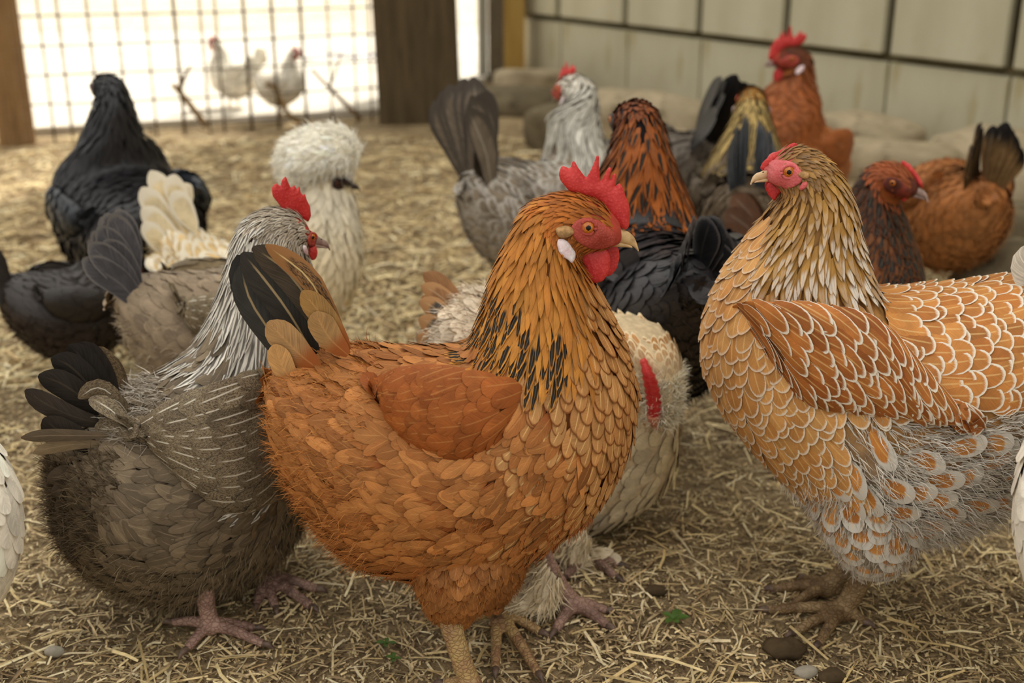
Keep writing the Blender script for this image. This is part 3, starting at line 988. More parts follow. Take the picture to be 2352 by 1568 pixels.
for i, z in enumerate([.035, .115, .20, .285, .37, .455, .54, .625, .71, .8, .9, 1.0, 1.1, 1.2, 1.3]):
    a, b_ = fa - fo, fb - fo
    V, F = tube([Vector((a.x, a.y, z)), Vector(((a.x + b_.x) / 2, (a.y + b_.y) / 2, z - .004)), Vector((b_.x, b_.y, z))], [.003] * 3, 6)
    mesh_obj('wire', V, F, steel, fence)
# fine hardware cloth over panel and posts: far too fine to pick apart
hv, hf = [], []
ha, hb = c1 + Vector((-.02, -.055, 0)), ground(1158, 200) + Vector((0, -.02, 0))
hd = hb - ha; HL = hd.length; hd.normalize(); hn = Vector((hd.y, -hd.x, 0))
hr = .0004
def stick(a, b_):
    o = len(hv); d = (b_ - a).normalized(); s1 = d.cross(hn).normalized() * hr; s2 = hn * hr
    for q in (a, b_):
        hv.extend([tuple(q + s1), tuple(q - s1 * .5 + s2), tuple(q - s1 * .5 - s2)])
    for k in range(3):
        hf.append((o + k, o + (k + 1) % 3, o + 3 + (k + 1) % 3, o + 3 + k))
k = 0.0
while k < HL:
    a = ha + hd * k - fo; stick(Vector((a.x, a.y, .01)), Vector((a.x, a.y, 1.0))); k += .0127
z = .012
while z < 1.0:
    a, b_ = ha - fo, hb - fo; stick(Vector((a.x, a.y, z)), Vector((b_.x, b_.y, z))); z += .0127
fast_mesh('hardware_cloth', np.array(hv), np.array(hf), galv, fence, kind='stuff', smooth=False)

# ------------------------------------------------------------------ stones along the foot of the wall
stone_m = noisy_mat('field_stone', C(182, 166, 138), C(158, 144, 118), 9, .9, .15, .5, (1, 1, 1), C(120, 108, 84), .01)
stone_d = noisy_mat('dark_stone', C(120, 108, 86), C(96, 86, 66), 9, .9, .15, .5, (1, 1, 1), C(80, 70, 54), .01)
def stone(label, px, py, Y, sx, sy, sz, rz, mat, seed, group=None, z=None):
    r = np.random.default_rng(seed)
    bm = bmesh.new(); bmesh.ops.create_icosphere(bm, subdivisions=3, radius=1)
    ph = r.uniform(0, 6, (8, 3)); fr = r.uniform(1.2, 3.6, (8, 3))
    for v in bm.verts:
        c = np.array(v.co); q = np.sign(c) * np.abs(c) ** .62
        n = sum(np.sin((c * fr[i]).sum() + ph[i, 0]) for i in range(8)) * .035
        v.co = Vector(q * (1 + n)); v.co.x *= sx; v.co.y *= sy; v.co.z *= sz
    p = at_y(px, py, Y)
    me = bpy.data.meshes.new('stone'); bm.to_mesh(me); bm.free(); me.materials.append(mat)
    me.polygons.foreach_set('use_smooth', np.ones(len(me.polygons), dtype=bool))
    o = bpy.data.objects.new('stone', me); o.location = (p.x, p.y, sz * .55 if z is None else z); o.rotation_euler = (r.uniform(-.08, .08), r.uniform(-.08, .08), rz)
    link(o); tag(o, label, 'stone', group); BLOCKS.append((p.x, p.y, max(sx, sy) * 1.05))
stone('flat pale stone at the foot of the ochre corner post', 1235, 190, 4.6, .17, .11, .06, .3, stone_m, 1)
stone('small dark boulder left of the white necked hen', 1262, 310, 3.45, .065, .06, .085, .2, stone_d, 2)
stone('low brown stone behind the grey hen with the raised tail', 1175, 245, 4.15, .17, .12, .05, 0, stone_d, 3)
stone('broad flat stone against the wall right of the white neck', 1430, 225, 4.0, .19, .12, .055, -.4, stone_m, 4)
stone('tilted flat stone behind the brown hen seen from behind', 1545, 235, 3.75, .17, .10, .07, -.7, stone_m, 5)
stone('flat stone in front of the tilted one near the black tail', 1560, 290, 3.2, .16, .10, .06, -.5, stone_m, 6)
stone('pale stone slab against the wall right of the red crested hen', 2000, 290, 3.35, .17, .09, .075, -.9, stone_m, 7)
stone('long low stone slab above the muffed hen', 2060, 335, 3.05, .19, .09, .065, -.8, stone_m, 8)
stone('stone slab against the wall near the right edge', 2290, 300, 3.0, .16, .09, .085, -1.0, stone_m, 9)
stone('big pale stone at the right edge under the wall', 2330, 380, 2.62, .20, .12, .08, -1.1, stone_m, 10)
stone('grey stone right of the brown tail with the black tip', 2400, 520, 1.92, .13, .11, .07, -.9, stone_d, 11)
stone('rounded stone between the right edge and the brown tailed hen', 2330, 450, 2.3, .11, .08, .07, .2, stone_d, 12)
stone('half buried stone behind the black tail', 1745, 255, 3.42, .17, .10, .06, -.9, stone_m, 13)
#stone('narrow stone at the wall behind the red crested hen', 1880, 270, 3.5, .16, .10, .07, -.9, stone_m, 14)

# ------------------------------------------------------------------ yard beyond the fence
slab_m = noisy_mat('pale_concrete', C(222, 214, 200), C(206, 198, 182), 3, .85, .2)
fn_ = Vector((-fd.y, fd.x, 0))
q = [fa + fn_ * .16 - fd * 1.6, fb + fn_ * .16 + fd * .12, Vector((.02, 5.3, 0)), Vector((.3, 6.7, 0)), Vector((-4.2, 6.9, 0))]
pv = [(p.x, p.y, .022) for p in q] + [(p.x, p.y, -.03) for p in q]
pad = mesh_obj('concrete_path', pv, [(0, 1, 2, 3, 4), (9, 8, 7, 6, 5)] + [(i, i + 5, (i + 1) % 5 + 5, (i + 1) % 5) for i in range(5)], slab_m, smooth=False, kind='structure')
bark = noisy_mat('branch_bark', C(132, 104, 64), C(96, 74, 44), 20, .9, .1, .4)
def branch(label, pts, r0, r1, fork=None):
    P = [at_y(x, y, Y) for x, y, Y in pts]
    o = P[0].copy()
    V, F = tube([p - o for p in P], list(np.linspace(r0, r1, len(P))), 8, 0, 4)
    e = mesh_obj('branch', V, F, bark); e.location = o; tag(e, label, 'branch')
    if fork:
        Q = [at_y(x, y, Y) for x, y, Y in fork]
        mesh_obj('twig', *tube([p - o for p in Q], list(np.linspace(r1 * 1.1, r1 * .5, len(Q))), 6, 0, 4), bark, e)
branch('thick bent branch leaning behind the wire left of the white crest', [(474, 290, 3.78), (440, 245, 3.8), (408, 205, 3.84), (398, 196, 3.9)], .011, .008, [(412, 205, 3.84), (425, 175, 3.85), (437, 150, 3.86)])
branch('crooked branch behind the wire above the white crest', [(700, 290, 3.8), (660, 258, 3.82), (632, 205, 3.85), (612, 192, 3.9)], .009, .007)
branch('thin forked branch leaning by the dark board post', [(830, 275, 3.9), (790, 235, 3.9), (755, 200, 3.9), (715, 160, 3.92)], .008, .005, [(757, 202, 3.9), (770, 165, 3.9), (785, 120, 3.9)])
hose_m = noisy_mat('blue_grey_hose', C(96, 96, 128), C(70, 72, 104), 20, .5, .4)
P = [ground(x, y, .015) for x, y in ((700, 142), (760, 131), (810, 137), (860, 132), (930, 136))]
o = P[0].copy(); h = mesh_obj('garden_hose', *tube([p - o for p in P], [.018] * 5, 8, 0, 5), hose_m); h.location = o
tag(h, 'dark blue hose lying in the yard beyond the wire', 'hose')
# ------------------------------------------------------------------ the red hen in the middle
def feathers_by(col_list, P, freq=30):
    return col_list
h = Hen('rust red hen with tall red comb and white earlobe standing in front', -.032, .93, 0, seed=11)
ROWS = [(632,862,628,930,.022),(655,815,650,1045,.05),(730,800,705,1155,.078),(845,800,810,1280,.094),(955,803,960,1330,.1),(1045,800,1110,1335,.102),(1078,780,1265,1262,.1),
        (1092,740,1388,1180,.094),(1106,690,1462,1055,.083),(1122,640,1481,930,.070),(1142,595,1462,835,.058),(1160,556,1426,755,.049),(1180,516,1392,685,.041),(1208,476,1358,625,.034),
        (1255,450,1335,592,.030),(1318,440,1348,582,.0275),(1382,462,1392,570,.0225),(1426,508,1428,560,.013)]
RB, RD, RL = C(180, 118, 62), C(148, 90, 42), C(200, 144, 90)
def bc(t, f, P): return np.tile(np.array(C(134, 80, 38)), (len(t), 1))
thn = [(*h.px(990, 1408, h.cs * .045), *h.px(1088, 1412, h.cs * .045), .016, h.cs * .045), (*h.px(968, 1372, h.cs * .045), *h.px(1125, 1365, h.cs * .045), .032, h.cs * .045),
       (*h.px(940, 1300, h.cs * .045), *h.px(1185, 1290, h.cs * .045), .046, h.cs * .042), (*h.px(925, 1200, h.cs * .045), *h.px(1215, 1200, h.cs * .045), .048, h.cs * .036)]
thf = [(*h.px(1085, 1376, -h.cs * .04), *h.px(1165, 1372, -h.cs * .04), .018, -h.cs * .04), (*h.px(1050, 1330, -h.cs * .04), *h.px(1200, 1320, -h.cs * .04), .032, -h.cs * .04),
       (*h.px(1000, 1240, -h.cs * .04), *h.px(1230, 1230, -h.cs * .04), .042, -h.cs * .036)]
h.body(h.secs_px(ROWS), bc, thighs=[thn, thf], voxel=.0035, snout=C(176, 70, 56))
FR = feather_mat('rust_body_feather', shaft=C(222, 164, 96), sa=.24, barb=.22, basec=C(150, 82, 34))
FB = feather_mat('rust_breast_feather', lace=C(126, 70, 26), lw=.05, shaft=C(240, 200, 134), sa=.5, barb=.16)
FH = feather_mat('rust_hackle_feather', stripe=C(22, 20, 16), sw=.85, sv=(.34, .48, .88, .96), shaft=C(226, 174, 92), sa=.15, barb=.2)
FT = feather_mat('black_brown_tail_feather', pepper=C(170, 108, 50), psc=700, pa=.0, shaft=C(196, 168, 122), sa=.6, barb=.3, rough=.5)
FTB = feather_mat('peppered_tail_feather', pepper=C(42, 34, 26), psc=800, pa=.85, shaft=C(222, 192, 130), sa=.8, barb=.3, lace=C(150, 104, 60), lw=.2)
def redbody(t, f, P):
    k = h.rg.random(len(t)); c = lerp(RB, RD, k)
    low = np.clip((f - 95) / 60, 0, 1)
    c = c * (1 - .25 * low[:, None]) + np.array(C(168, 104, 54)) * .25 * low[:, None]
    rear = np.clip((2.2 - t) / 2.2, 0, 1) * .45
    c = c * (1 - rear[:, None]) + np.array(C(192, 138, 80)) * rear[:, None]
    return c
h.layer(h.G, 'body_plumage', (0, 8), (0, 180),   .0074, .037, .0066, 'soft', FR, redbody, .0035, .0015, .34, 60, var=.13, keep=lambda t, f, P: ((t < 6.6) | (np.degrees(np.minimum(f, 2*PI-f)) < 120)).astype(float))
ZB = h.px(1160, 860, h.cs * .08)[1]
h.layer(h.G, 'breast_plumage', (4.6, 12.6), (60, 180), .0088, .024, .0078, 'round', FB,
        lambda t, f, P: lerp(C(188, 138, 84), C(168, 114, 62), h.rg.random(len(t))), .0018, .001, .1, 120,
        keep=lambda t, f, P: ((np.degrees(np.minimum(f, 2*PI-f)) > np.interp(t, [4.6, 7, 9, 11, 13], [118, 92, 92, 100, 120])) | ((t > 6.5) & (P[:, 2] < ZB))).astype(float))
def red_hack(t, f, P):
    k = h.rg.random(len(t)); top = np.clip((t - 9.5) / 3, 0, 1)
    c = lerp(C(198, 136, 56), C(176, 112, 42), k)
    d = np.array(C(172, 104, 40))
    c = c * (1 - .6 * top[:, None]) + d * .6 * top[:, None]
    fr = np.clip((f - 85) / 30, 0, 1)[:, None]
    return c * (1 - .35 * fr) + np.array(C(140, 82, 36)) * .35 * fr
ZH = h.px(1160, 835, h.cs * .08)[1]
hk = lambda t, f, P: (P[:, 2] > ZH) * (np.degrees(np.minimum(f, 2*PI-f)) < np.interp(t, [6.4, 8, 10, 12, 13.5], [96, 98, 104, 118, 150])).astype(float)
h.layer(h.G, 'neck_hackle', (6.5, 14.2), (0, 150), .0052, lambda t, f, P: np.interp(t, [6, 9, 12, 14.2], [.040, .042, .030, .018]), lambda t, f, P: np.interp(t, [6, 9, 12, 14.2], [.0046, .0044, .0034, .0022]),
        'hackle', FH, red_hack, .0028, .002, .10, 60, keep=hk, a=lambda t, f, P: np.where((h.rg.random(len(t)) < np.interp(t, [6.5, 8, 10, 10.8], [.5, .85, .7, 0])) & (f < 88), 1.0, 0.0))
h.layer(h.G, 'head_plumage', (13.4, 16.4), (0, 180), .0032, .011, .0018, 'hackle', FH,
        lambda t, f, P: lerp(C(176, 100, 36), C(120, 66, 26), np.clip((t - 13.6) / 2.5, 0, 1) * h.rg.random(len(t))), .0014, .0008, .15, 0, a=0.0)
for side in (h.cs, -h.cs):
    W = [(*h.px(a, b, side * .09), *h.px(c, d, side * .09)) for a, b, c, d in
         [(858,915,860,955),(882,878,890,1000),(940,852,950,1046),(1020,846,1030,1068),(1100,860,1105,1062),(1170,884,1165,1030),(1228,908,1215,975)]]
    h.wing(W, .014, side, [dict(tr=(.6, 6), sp=.0086, L=.032, W=.0088, shape='round', mat=FR, col=(C(166, 94, 42), C(144, 76, 30)), rise=.0018, sink=.0006, jit=.1, singles=110, skew=.28, single_name='wing_feather')], yoff=-.001)
for g in h.thighs:
    h.layer(g, 'thigh_plumage', (.35, 3), (0, 180), .007, .020, .006, 'soft', FR, (C(160, 104, 54), C(138, 86, 42)), .003, .002, .2)
    h.fluff(g, 'thigh_down', (0, 2.6), (0, 180), 3600, .011, .00045, (C(138, 86, 44), C(160, 104, 56)), .35)
h.fluff(h.G, 'rump_down', (0, 3.4), (0, 180), 7000, .018, .0005, lambda t, f, P: lerp(C(190, 130, 74), C(160, 96, 46), h.rg.random(len(t))), .3)
h.fluff(h.G, 'belly_down', (2, 7), (95, 180), 7000, .013, .00045, (C(170, 104, 54), C(146, 84, 40)), .28)
h.head(mp=lambda x, y: h.px(x, y), k=1.0, tuft=C(188, 146, 98), far_shift=.0085, step=.0016)
for lat, pts, hw, col, mt in [
    (0.0, [(700,880),(630,775),(575,690),(552,610)], 36, C(52,50,46), FT), (-.004, [(690,860),(610,740),(560,650),(548,585)], 34, C(44,42,40), FT),
    (.010, [(730,830),(665,720),(610,645),(556,580)], 38, C(48,44,38), FT), (.016, [(770,800),(716,700),(655,620),(580,568)], 36, C(62,52,40), FT),
    (.022, [(795,795),(745,700),(700,630),(610,562)], 24, C(142,102,62), FTB), (-.012, [(780,800),(720,700),(660,640),(590,590)], 34, C(70,56,40), FT),
    (.030, [(735,850),(690,815),(650,775),(616,738)], 34, C(170,130,84), FR), (.034, [(800,805),(756,745),(720,700),(694,668)], 28, C(150,112,62), FR),
    (.036, [(800,815),(760,780),(735,740),(725,715)], 30, C(158,120,74), FR), (.033, [(700,890),(660,860),(640,820),(632,790)], 26, C(184,138,84), FR),
    (-.03, [(760,830),(700,790),(660,740),(640,700)], 30, C(168,120,66), FR)]:
    la = h.cs * lat
    P = [h.px(x, y, la) for x, y in pts]
    h.blade([(p[0], la, p[1]) for p in P], hw / 2560, col, mt)
ya = h.gp(1080, 1598)
h.leg([(*h.px(1020, 1375, ya[1])[:1], ya[1], h.px(1020, 1375, ya[1])[1]), (*h.px(1052, 1490, ya[1])[:1], ya[1], h.px(1052, 1490, ya[1])[1]), (ya[0], ya[1], .012)],
      [.0105, .0092, .0100], [h.gp(1190, 1650, .006), h.gp(1110, 1700, .006), h.gp(1010, 1680, .006), h.gp(1020, 1570, .006)], LEG_Y, .0056)
yb = h.gp(1142, 1428)
q = h.px(1100, 1345, yb[1])
h.leg([(q[0], yb[1], q[1]), (h.px(1130, 1390, yb[1])[0], yb[1], h.px(1130, 1390, yb[1])[1]), (yb[0], yb[1], .012)],
      [.0105, .0105, .0100], [h.gp(1236, 1545, .006), h.gp(1138, 1535, .006), h.gp(1240, 1450, .006), h.gp(1058, 1430, .006)], LEG_Y, .0058)

# ------------------------------------------------------------------ the laced hen on the right
h = Hen('golden hen with white laced feathers and small pea comb facing left', .315, 1.0, 180, seed=12)
ROWS = [(2475,650,2465,760,.028),(2440,632,2420,930,.062),(2390,628,2350,1060,.09),(2320,634,2270,1165,.105),(2240,646,2180,1222,.114),(2150,655,2085,1245,.118),(2080,660,1985,1255,.118),
        (2030,660,1895,1235,.114),(2014,650,1812,1155,.106),(2006,630,1722,1068,.098),(1998,602,1642,972,.09),(1990,572,1598,882,.082),(1982,542,1589,800,.074),(1975,512,1612,712,.066),
        (1968,482,1657,632,.058),(1958,450,1706,566,.05),(1942,415,1748,516,.043),(1916,380,1776,475,.037),(1878,348,1790,450,.033),(1835,334,1788,434,.0285),(1796,346,1772,424,.023),(1768,370,1757,414,.014)]
thn = [(*h.px(2050, 1300, h.cs * .045), *h.px(1945, 1300, h.cs * .045), .018, h.cs * .045), (*h.px(2085, 1262, h.cs * .045), *h.px(1915, 1262, h.cs * .045), .04, h.cs * .045),
       (*h.px(2130, 1190, h.cs * .045), *h.px(1870, 1190, h.cs * .045), .055, h.cs * .042), (*h.px(2140, 1090, h.cs * .045), *h.px(1850, 1090, h.cs * .045), .056, h.cs * .04)]
h.body(h.secs_px(ROWS), lambda t, f, P: lerp(C(176, 130, 76), C(150, 138, 120), np.clip((f - 85) / 20, 0, 1) * np.clip((9 - t) / 2, 0, 1)), thighs=[thn], voxel=.0038, snout=C(206, 96, 96))
LC = C(232, 222, 204)
FL = feather_mat('laced_gold_feather', lace=LC, lw=.065, shaft=C(240, 206, 140), sa=.4, barb=.12)
FLW = feather_mat('wide_laced_feather', lace=C(206, 200, 190), lw=.27, shaft=C(236, 196, 120), sa=.35, barb=.14)
FLH = feather_mat('lance_hackle_feather', stripe=C(226, 220, 210), sw=.85, sv=(.40, .62, .99, 1.0), lace=C(92, 68, 38), lw=.07, shaft=C(170, 116, 44), sa=.5, barb=.16)
SP_ = .0112
ZF = h.px(2100, 930, h.cs * .1)[1]; ZL = h.px(1900, 655, h.cs * .07)[1]; ZM = h.px(1900, 700, h.cs * .07)[1]
h.layer(h.G, 'back_plumage', (0, 8.4), (0, 118), SP_ * .9, .031, .0112, 'round', FL, lambda t, f, P: lerp(C(194, 132, 68), C(172, 106, 48), h.rg.random(len(t))), .002, .0008, .09, 110, skew=.12,
        keep=lambda t, f, P: (P[:, 2] > ZF).astype(float))
h.layer(h.G, 'breast_plumage', (6.6, 16.5), (50, 180), SP_ * .84, .028, .0098, 'round', FL, lambda t, f, P: lerp(C(206, 154, 92), C(186, 128, 68), h.rg.random(len(t))), .002, .0008, .1, 110,
        keep=lambda t, f, P: ((np.degrees(np.minimum(f, 2*PI-f)) > np.interp(t, [6.6, 8, 9, 11, 13, 15, 16.5], [122, 112, 96, 96, 112, 130, 150])) | ((t > 8.2) & (P[:, 2] < ZM) & (P[:, 2] > ZF))).astype(float), a=lambda t, f, P: np.interp(t, [7, 10, 14], [1.0, .8, .45]))
h.layer(h.G, 'neck_hackle', (8.4, 18.6), (0, 160), .0058, lambda t, f, P: np.interp(t, [8, 12, 15, 18.6], [.036, .036, .026, .013]), lambda t, f, P: np.interp(t, [8, 12, 15, 18.6], [.0056, .0050, .0036, .0022]),
        'hackle', FLH, lambda t, f, P: lerp(C(176, 132, 66), C(150, 108, 52), h.rg.random(len(t))), .0022, .0008, .09, 80,
        keep=lambda t, f, P: (P[:, 2] > ZL) * (np.degrees(np.minimum(f, 2*PI-f)) < np.interp(t, [8, 10, 12, 14, 16, 18], [96, 98, 112, 126, 150, 170])).astype(float),
        a=lambda t, f, P: np.clip(np.interp(t, [8, 12, 14.5, 17], [1, .95, .55, .12]) * np.where(h.rg.random(len(t)) < .75, 1, .3), 0, 1))
h.layer(h.G, 'head_plumage', (17.6, 20.4), (0, 180), .0034, .010, .0019, 'hackle', FLH, lambda t, f, P: lerp(C(150, 106, 54), C(116, 86, 50), h.rg.random(len(t))), .0014, .0008, .15, a=.05)
for side in (h.cs, -h.cs):
    W = [(*h.px(a, b, side * .1), *h.px(c, d, side * .1)) for a, b, c, d in
         [(2192,915,2195,968),(2120,835,2120,966),(2040,742,2046,958),(1955,708,1965,954),(1875,700,1895,952),(1800,704,1846,938),(1742,718,1795,880),(1712,745,1742,815)]]
    h.wing(W, .015, side, [dict(tr=(0, 7), sp=.0092, L=.029, W=.0112, shape='round', mat=FL, col=(C(180, 112, 54), C(148, 82, 34)), rise=.0022, sink=.0006, jit=.08, singles=170, skew=.55, single_name='wing_feather')],
           yoff=.002)
    for i in range(4):
        q0, q1 = h.px(1990 + 14 * i, 925 - 12 * i, side * .11), h.px(2192 - 8 * i, 962 - 16 * i, side * .11)
        y0 = side * (abs(h.side_y(q0[0], q0[1], side, h.bvh)) + .006 + .0012 * i); y1 = side * (abs(h.side_y(q1[0], q1[1], side, h.bvh)) + .005 + .0012 * i)
        h.blade([(q0[0], y0, q0[1]), ((q0[0] + q1[0]) / 2, (y0 + y1) / 2 + side * .004, (q0[1] + q1[1]) / 2), (q1[0], y1, q1[1])], .0085, C(186, 126, 68), FL, name='flight_feather')
GREYD = lambda t, f, P: lerp(C(226, 220, 210), C(178, 166, 148), np.clip(h.rg.random(len(t)) * .7 + np.clip((2.6 - t) / 3, 0, .7), 0, 1))
h.layer(h.G, 'belly_plumage', (1.5, 8.2), (80, 180), .0185, .030, .0112, 'round', FLW, lambda t, f, P: lerp(C(206, 142, 74), C(186, 120, 56), h.rg.random(len(t))), .004, .002, .2, 40,
        a=1.0, keep=lambda t, f, P: (P[:, 2] < ZF) * np.clip((t - 2.2) * .3, 0, .55))
h.fluff(h.G, 'belly_down', (0, 8.6), (70, 180), 22000, .019, .0005, GREYD, .24, keep=lambda t, f, P: np.where(t < 7.4, 1, .25) * (P[:, 2] < ZF + .004))
for g in h.thighs:
    h.layer(g, 'thigh_plumage', (.3, 3), (0, 180), .0145, .030, .0112, 'round', FLW, (C(206, 142, 74), C(184, 116, 52)), .0035, .002, .2, 40)
    h.fluff(g, 'thigh_down', (0, 3), (0, 180), 4600, .014, .00048, (C(206, 198, 184), C(160, 144, 120)), .4)
ep = h.px(1796, 380)
mpl = lambda x, y: h.px(1796 - (x - 1346) * .60, 380 + (y - 503) * .60)
h.head(mp=mpl, k=.64, comb='pea', beak=PALEBEAK, face=PINK, tuft=C(196, 168, 104), step=.0014, lobe_mat=PINK, eye_k=1.5, lobe_k=.7,
       comb_poly=[h.px(q[0], q[1] + 9) for q in [(1746,378),(1752,364),(1764,352),(1778,343),(1790,337),(1802,331),(1812,322),(1824,318),(1833,322),(1828,330),(1816,337),(1804,345),(1790,353),(1776,362),(1764,374),(1754,385)]],
       wattle_poly=[h.px(*q) for q in [(1766,414),(1782,414),(1796,424),(1795,436),(1785,446),(1777,459),(1768,452),(1760,436),(1758,424)]],
       face_poly=[h.px(*q) for q in [(1754,386),(1764,372),(1778,362),(1796,358),(1812,362),(1822,374),(1826,388),(1820,402),(1806,414),(1794,424),(1780,420),(1766,414),(1756,404)]])
bs = h.px(2400, 690)
h.tail(bs, 10, 40, 78, .15, .026, C(224, 214, 198), feather_mat('white_gold_tail', basec=C(200, 140, 76), shaft=C(220, 190, 140), sa=.3), splay=.3)
h.blade([(h.px(2420,700)[0], h.cs*.012, h.px(2420,700)[1]), (h.px(2370,640)[0], h.cs*.016, h.px(2370,640)[1]), (h.px(2345,590)[0], h.cs*.018, h.px(2345,590)[1]), (h.px(2348,545)[0], h.cs*.018, h.px(2348,545)[1])], .018, C(226,218,204), FT)
ya = h.gp(1932, 1425)
q = h.px(2005, 1275, ya[1]); q2 = h.px(1968, 1350, ya[1])
h.leg([(q[0], ya[1], q[1]), (q2[0], ya[1], q2[1]), (ya[0], ya[1], .012)], [.0125, .0098, .0108], [h.gp(1765, 1400, .006), h.gp(1825, 1452, .006), h.gp(1880, 1478, .006), h.gp(1985, 1428, .006)], LEG_G, .006)
yb = h.gp(1892, 1372)
q = h.px(1965, 1270, yb[1]); q2 = h.px(1930, 1320, yb[1])
h.leg([(q[0], yb[1], q[1]), (q2[0], yb[1], q2[1]), (yb[0], yb[1], .012)], [.0115, .0095, .0105], [h.gp(1775, 1352, .006), h.gp(1815, 1395, .006), h.gp(1850, 1330, .006), h.gp(1950, 1370, .006)], LEG_G, .006)

# ------------------------------------------------------------------ the grey hen at the left front, seen from behind
h = Hen('grey brown hen with white striped neck and ragged black tail at left front', -.30, 1.035, 30, seed=13)
ROWS = [(205,965,118,1075,.04),(250,922,128,1225,.075),(305,900,180,1325,.096),(358,878,292,1382,.105),(410,842,408,1396,.106),(450,806,535,1356,.1),(472,766,640,1288,.09),
        (487,728,708,1180,.08),(500,690,735,1050,.07),(511,655,742,930,.06),(521,620,738,830,.052),(529,586,730,740,.045),(538,552,721,672,.039),(555,515,714,615,.034),
        (590,487,704,588,.031),(634,475,700,576,.028),(676,483,702,566,.022),(700,506,712,552,.013)]
h.body(h.secs_px(ROWS), lambda t, f, P: np.tile(np.array(C(86, 74, 60)), (len(t), 1)), voxel=.0038, snout=C(176, 70, 56))
FG = feather_mat('peppered_grey_feather', pepper=C(52, 44, 36), psc=1100, pa=.75, shaft=C(226, 218, 200), sa=.75, barb=.15)
FGS = feather_mat('soft_grey_feather', shaft=C(170, 150, 124), sa=.35, barb=.2)
FGH = feather_mat('silver_hackle_feather', stripe=C(84, 76, 68), sw=.5, sv=(.15, .35, .93, 1.0), sa=0.0, barb=.14)
FGT = feather_mat('black_tail_feather', shaft=C(96, 84, 70), sa=.3, barb=.35)
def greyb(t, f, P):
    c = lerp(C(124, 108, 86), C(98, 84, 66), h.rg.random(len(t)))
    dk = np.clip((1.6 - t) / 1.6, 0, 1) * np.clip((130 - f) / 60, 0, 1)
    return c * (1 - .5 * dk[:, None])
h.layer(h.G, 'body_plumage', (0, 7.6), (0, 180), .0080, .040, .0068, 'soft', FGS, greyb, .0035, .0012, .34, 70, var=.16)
h.layer(h.G, 'breast_plumage', (5.6, 12), (105, 180), .0095, .027, .0085, 'round', FGS, (C(136, 112, 80), C(110, 90, 64)), .0025, .002, .12)
h.layer(h.G, 'neck_hackle', (6.0, 14), (0, 180), .0062, lambda t, f, P: np.interp(t, [6, 9, 12, 14], [.060, .052, .032, .016]), lambda t, f, P: np.interp(t, [6, 9, 12, 14], [.0054, .0048, .0036, .0022]),
        'hackle', FGH, lambda t, f, P: lerp(C(222, 216, 204), C(196, 188, 174), h.rg.random(len(t))), .003, .002, .07, 90,
        keep=lambda t, f, P: (np.degrees(np.minimum(f, 2*PI-f)) < np.interp(t, [6, 8, 10, 12], [92, 104, 130, 180])).astype(float), a=.9)
h.layer(h.G, 'head_plumage', (13, 16.6), (0, 180), .0034, .012, .002, 'hackle', FGH, lambda t, f, P: lerp(C(206, 196, 178), C(160, 144, 122), h.rg.random(len(t))), .0014, .0008, .12, a=.7)
for side in (h.cs, -h.cs):
    W = [(*h.px(a, b, side * .09), *h.px(c, d, side * .09)) for a, b, c, d in
         [(338,985,352,1040),(385,930,402,1090),(450,882,474,1152),(530,856,562,1172),(606,852,640,1142),(664,880,690,1080),(705,930,715,1000)]]
    h.wing(W, .015, side, [dict(tr=(0, 6), sp=.0115, L=.056, W=.0100, shape='flight', mat=FG, col=(C(152, 136, 110), C(126, 110, 88)), rise=.0024, sink=.0005, jit=.06, singles=110, skew=.1, single_name='wing_feather')], yoff=.004, base=C(80, 70, 56))
h.fluff(h.G, 'belly_down', (.2, 6.8), (112, 180), 9000, .018, .00045, lambda t, f, P: lerp(C(140, 122, 94), C(96, 82, 62), h.rg.random(len(t))), .38)
h.fluff(h.G, 'rump_down', (1.2, 3.4), (0, 50), 2200, .022, .0006, (C(206, 198, 186), C(150, 136, 118)), .5)
h.fluff(h.G, 'vent_down', (0, 1.6), (60, 180), 3000, .022, .0006, (C(108, 92, 72), C(82, 70, 56)), .35)
mpg = lambda x, y: h.px(703 + (x - 1346) * .45, 536 + (y - 503) * .52)
h.head(mp=mpg, k=.72, beak=GREYBEAK, lobe=True, wattle=.7, step=.0014, comb_bend=.0,
       comb_poly=[h.px(*q) for q in [(652,486),(640,468),(626,450),(624,432),(634,420),(644,428),(648,412),(656,404),(662,420),(668,432),(676,424),(682,436),(688,426),(690,442),(696,448),(700,444),(704,458),(712,474),(714,496),(708,510),(696,502),(682,490),(666,486)]])
for lat, pts, hw, col, mt in [
    (.03, [(250,975),(180,960),(110,930),(58,895)], 24, C(58,50,42), FGT), (.05, [(250,1000),(180,1000),(110,1000),(48,1005)], 15, C(112,96,76), FGS), (.045, [(240,1020),(170,1020),(110,1030),(76,1040)], 15, C(140,120,92), FGS),
    (.022, [(255,960),(200,920),(140,880),(88,862)], 30, C(44,38,32), FGT), (.014, [(255,945),(210,890),(160,840),(118,822)], 32, C(38,33,28), FGT), (.006, [(262,940),(225,880),(185,820),(158,792)], 32, C(36,31,26), FGT),
    (.0, [(268,935),(240,870),(205,815),(178,788)], 30, C(40,34,28), FGT), (-.008, [(275,930),(262,880),(235,830),(205,800)], 30, C(120,100,72), FG), (-.016, [(285,935),(275,890),(258,850),(232,812)], 26, C(112,92,66), FG),
    (.034, [(290,950),(255,905),(220,890),(180,915)], 20, C(134,116,90), FG), (.036, [(300,960),(275,925),(255,920),(232,958)], 17, C(134,116,90), FG), (.04, [(230,1040),(180,1010),(130,985),(100,960)], 30, C(48,41,34), FGT)]:
    P = [h.px(x, y, h.cs * lat) for x, y in pts]
    h.blade([(p[0], h.cs * lat, p[1]) for p in P], hw / 2500, col, mt)
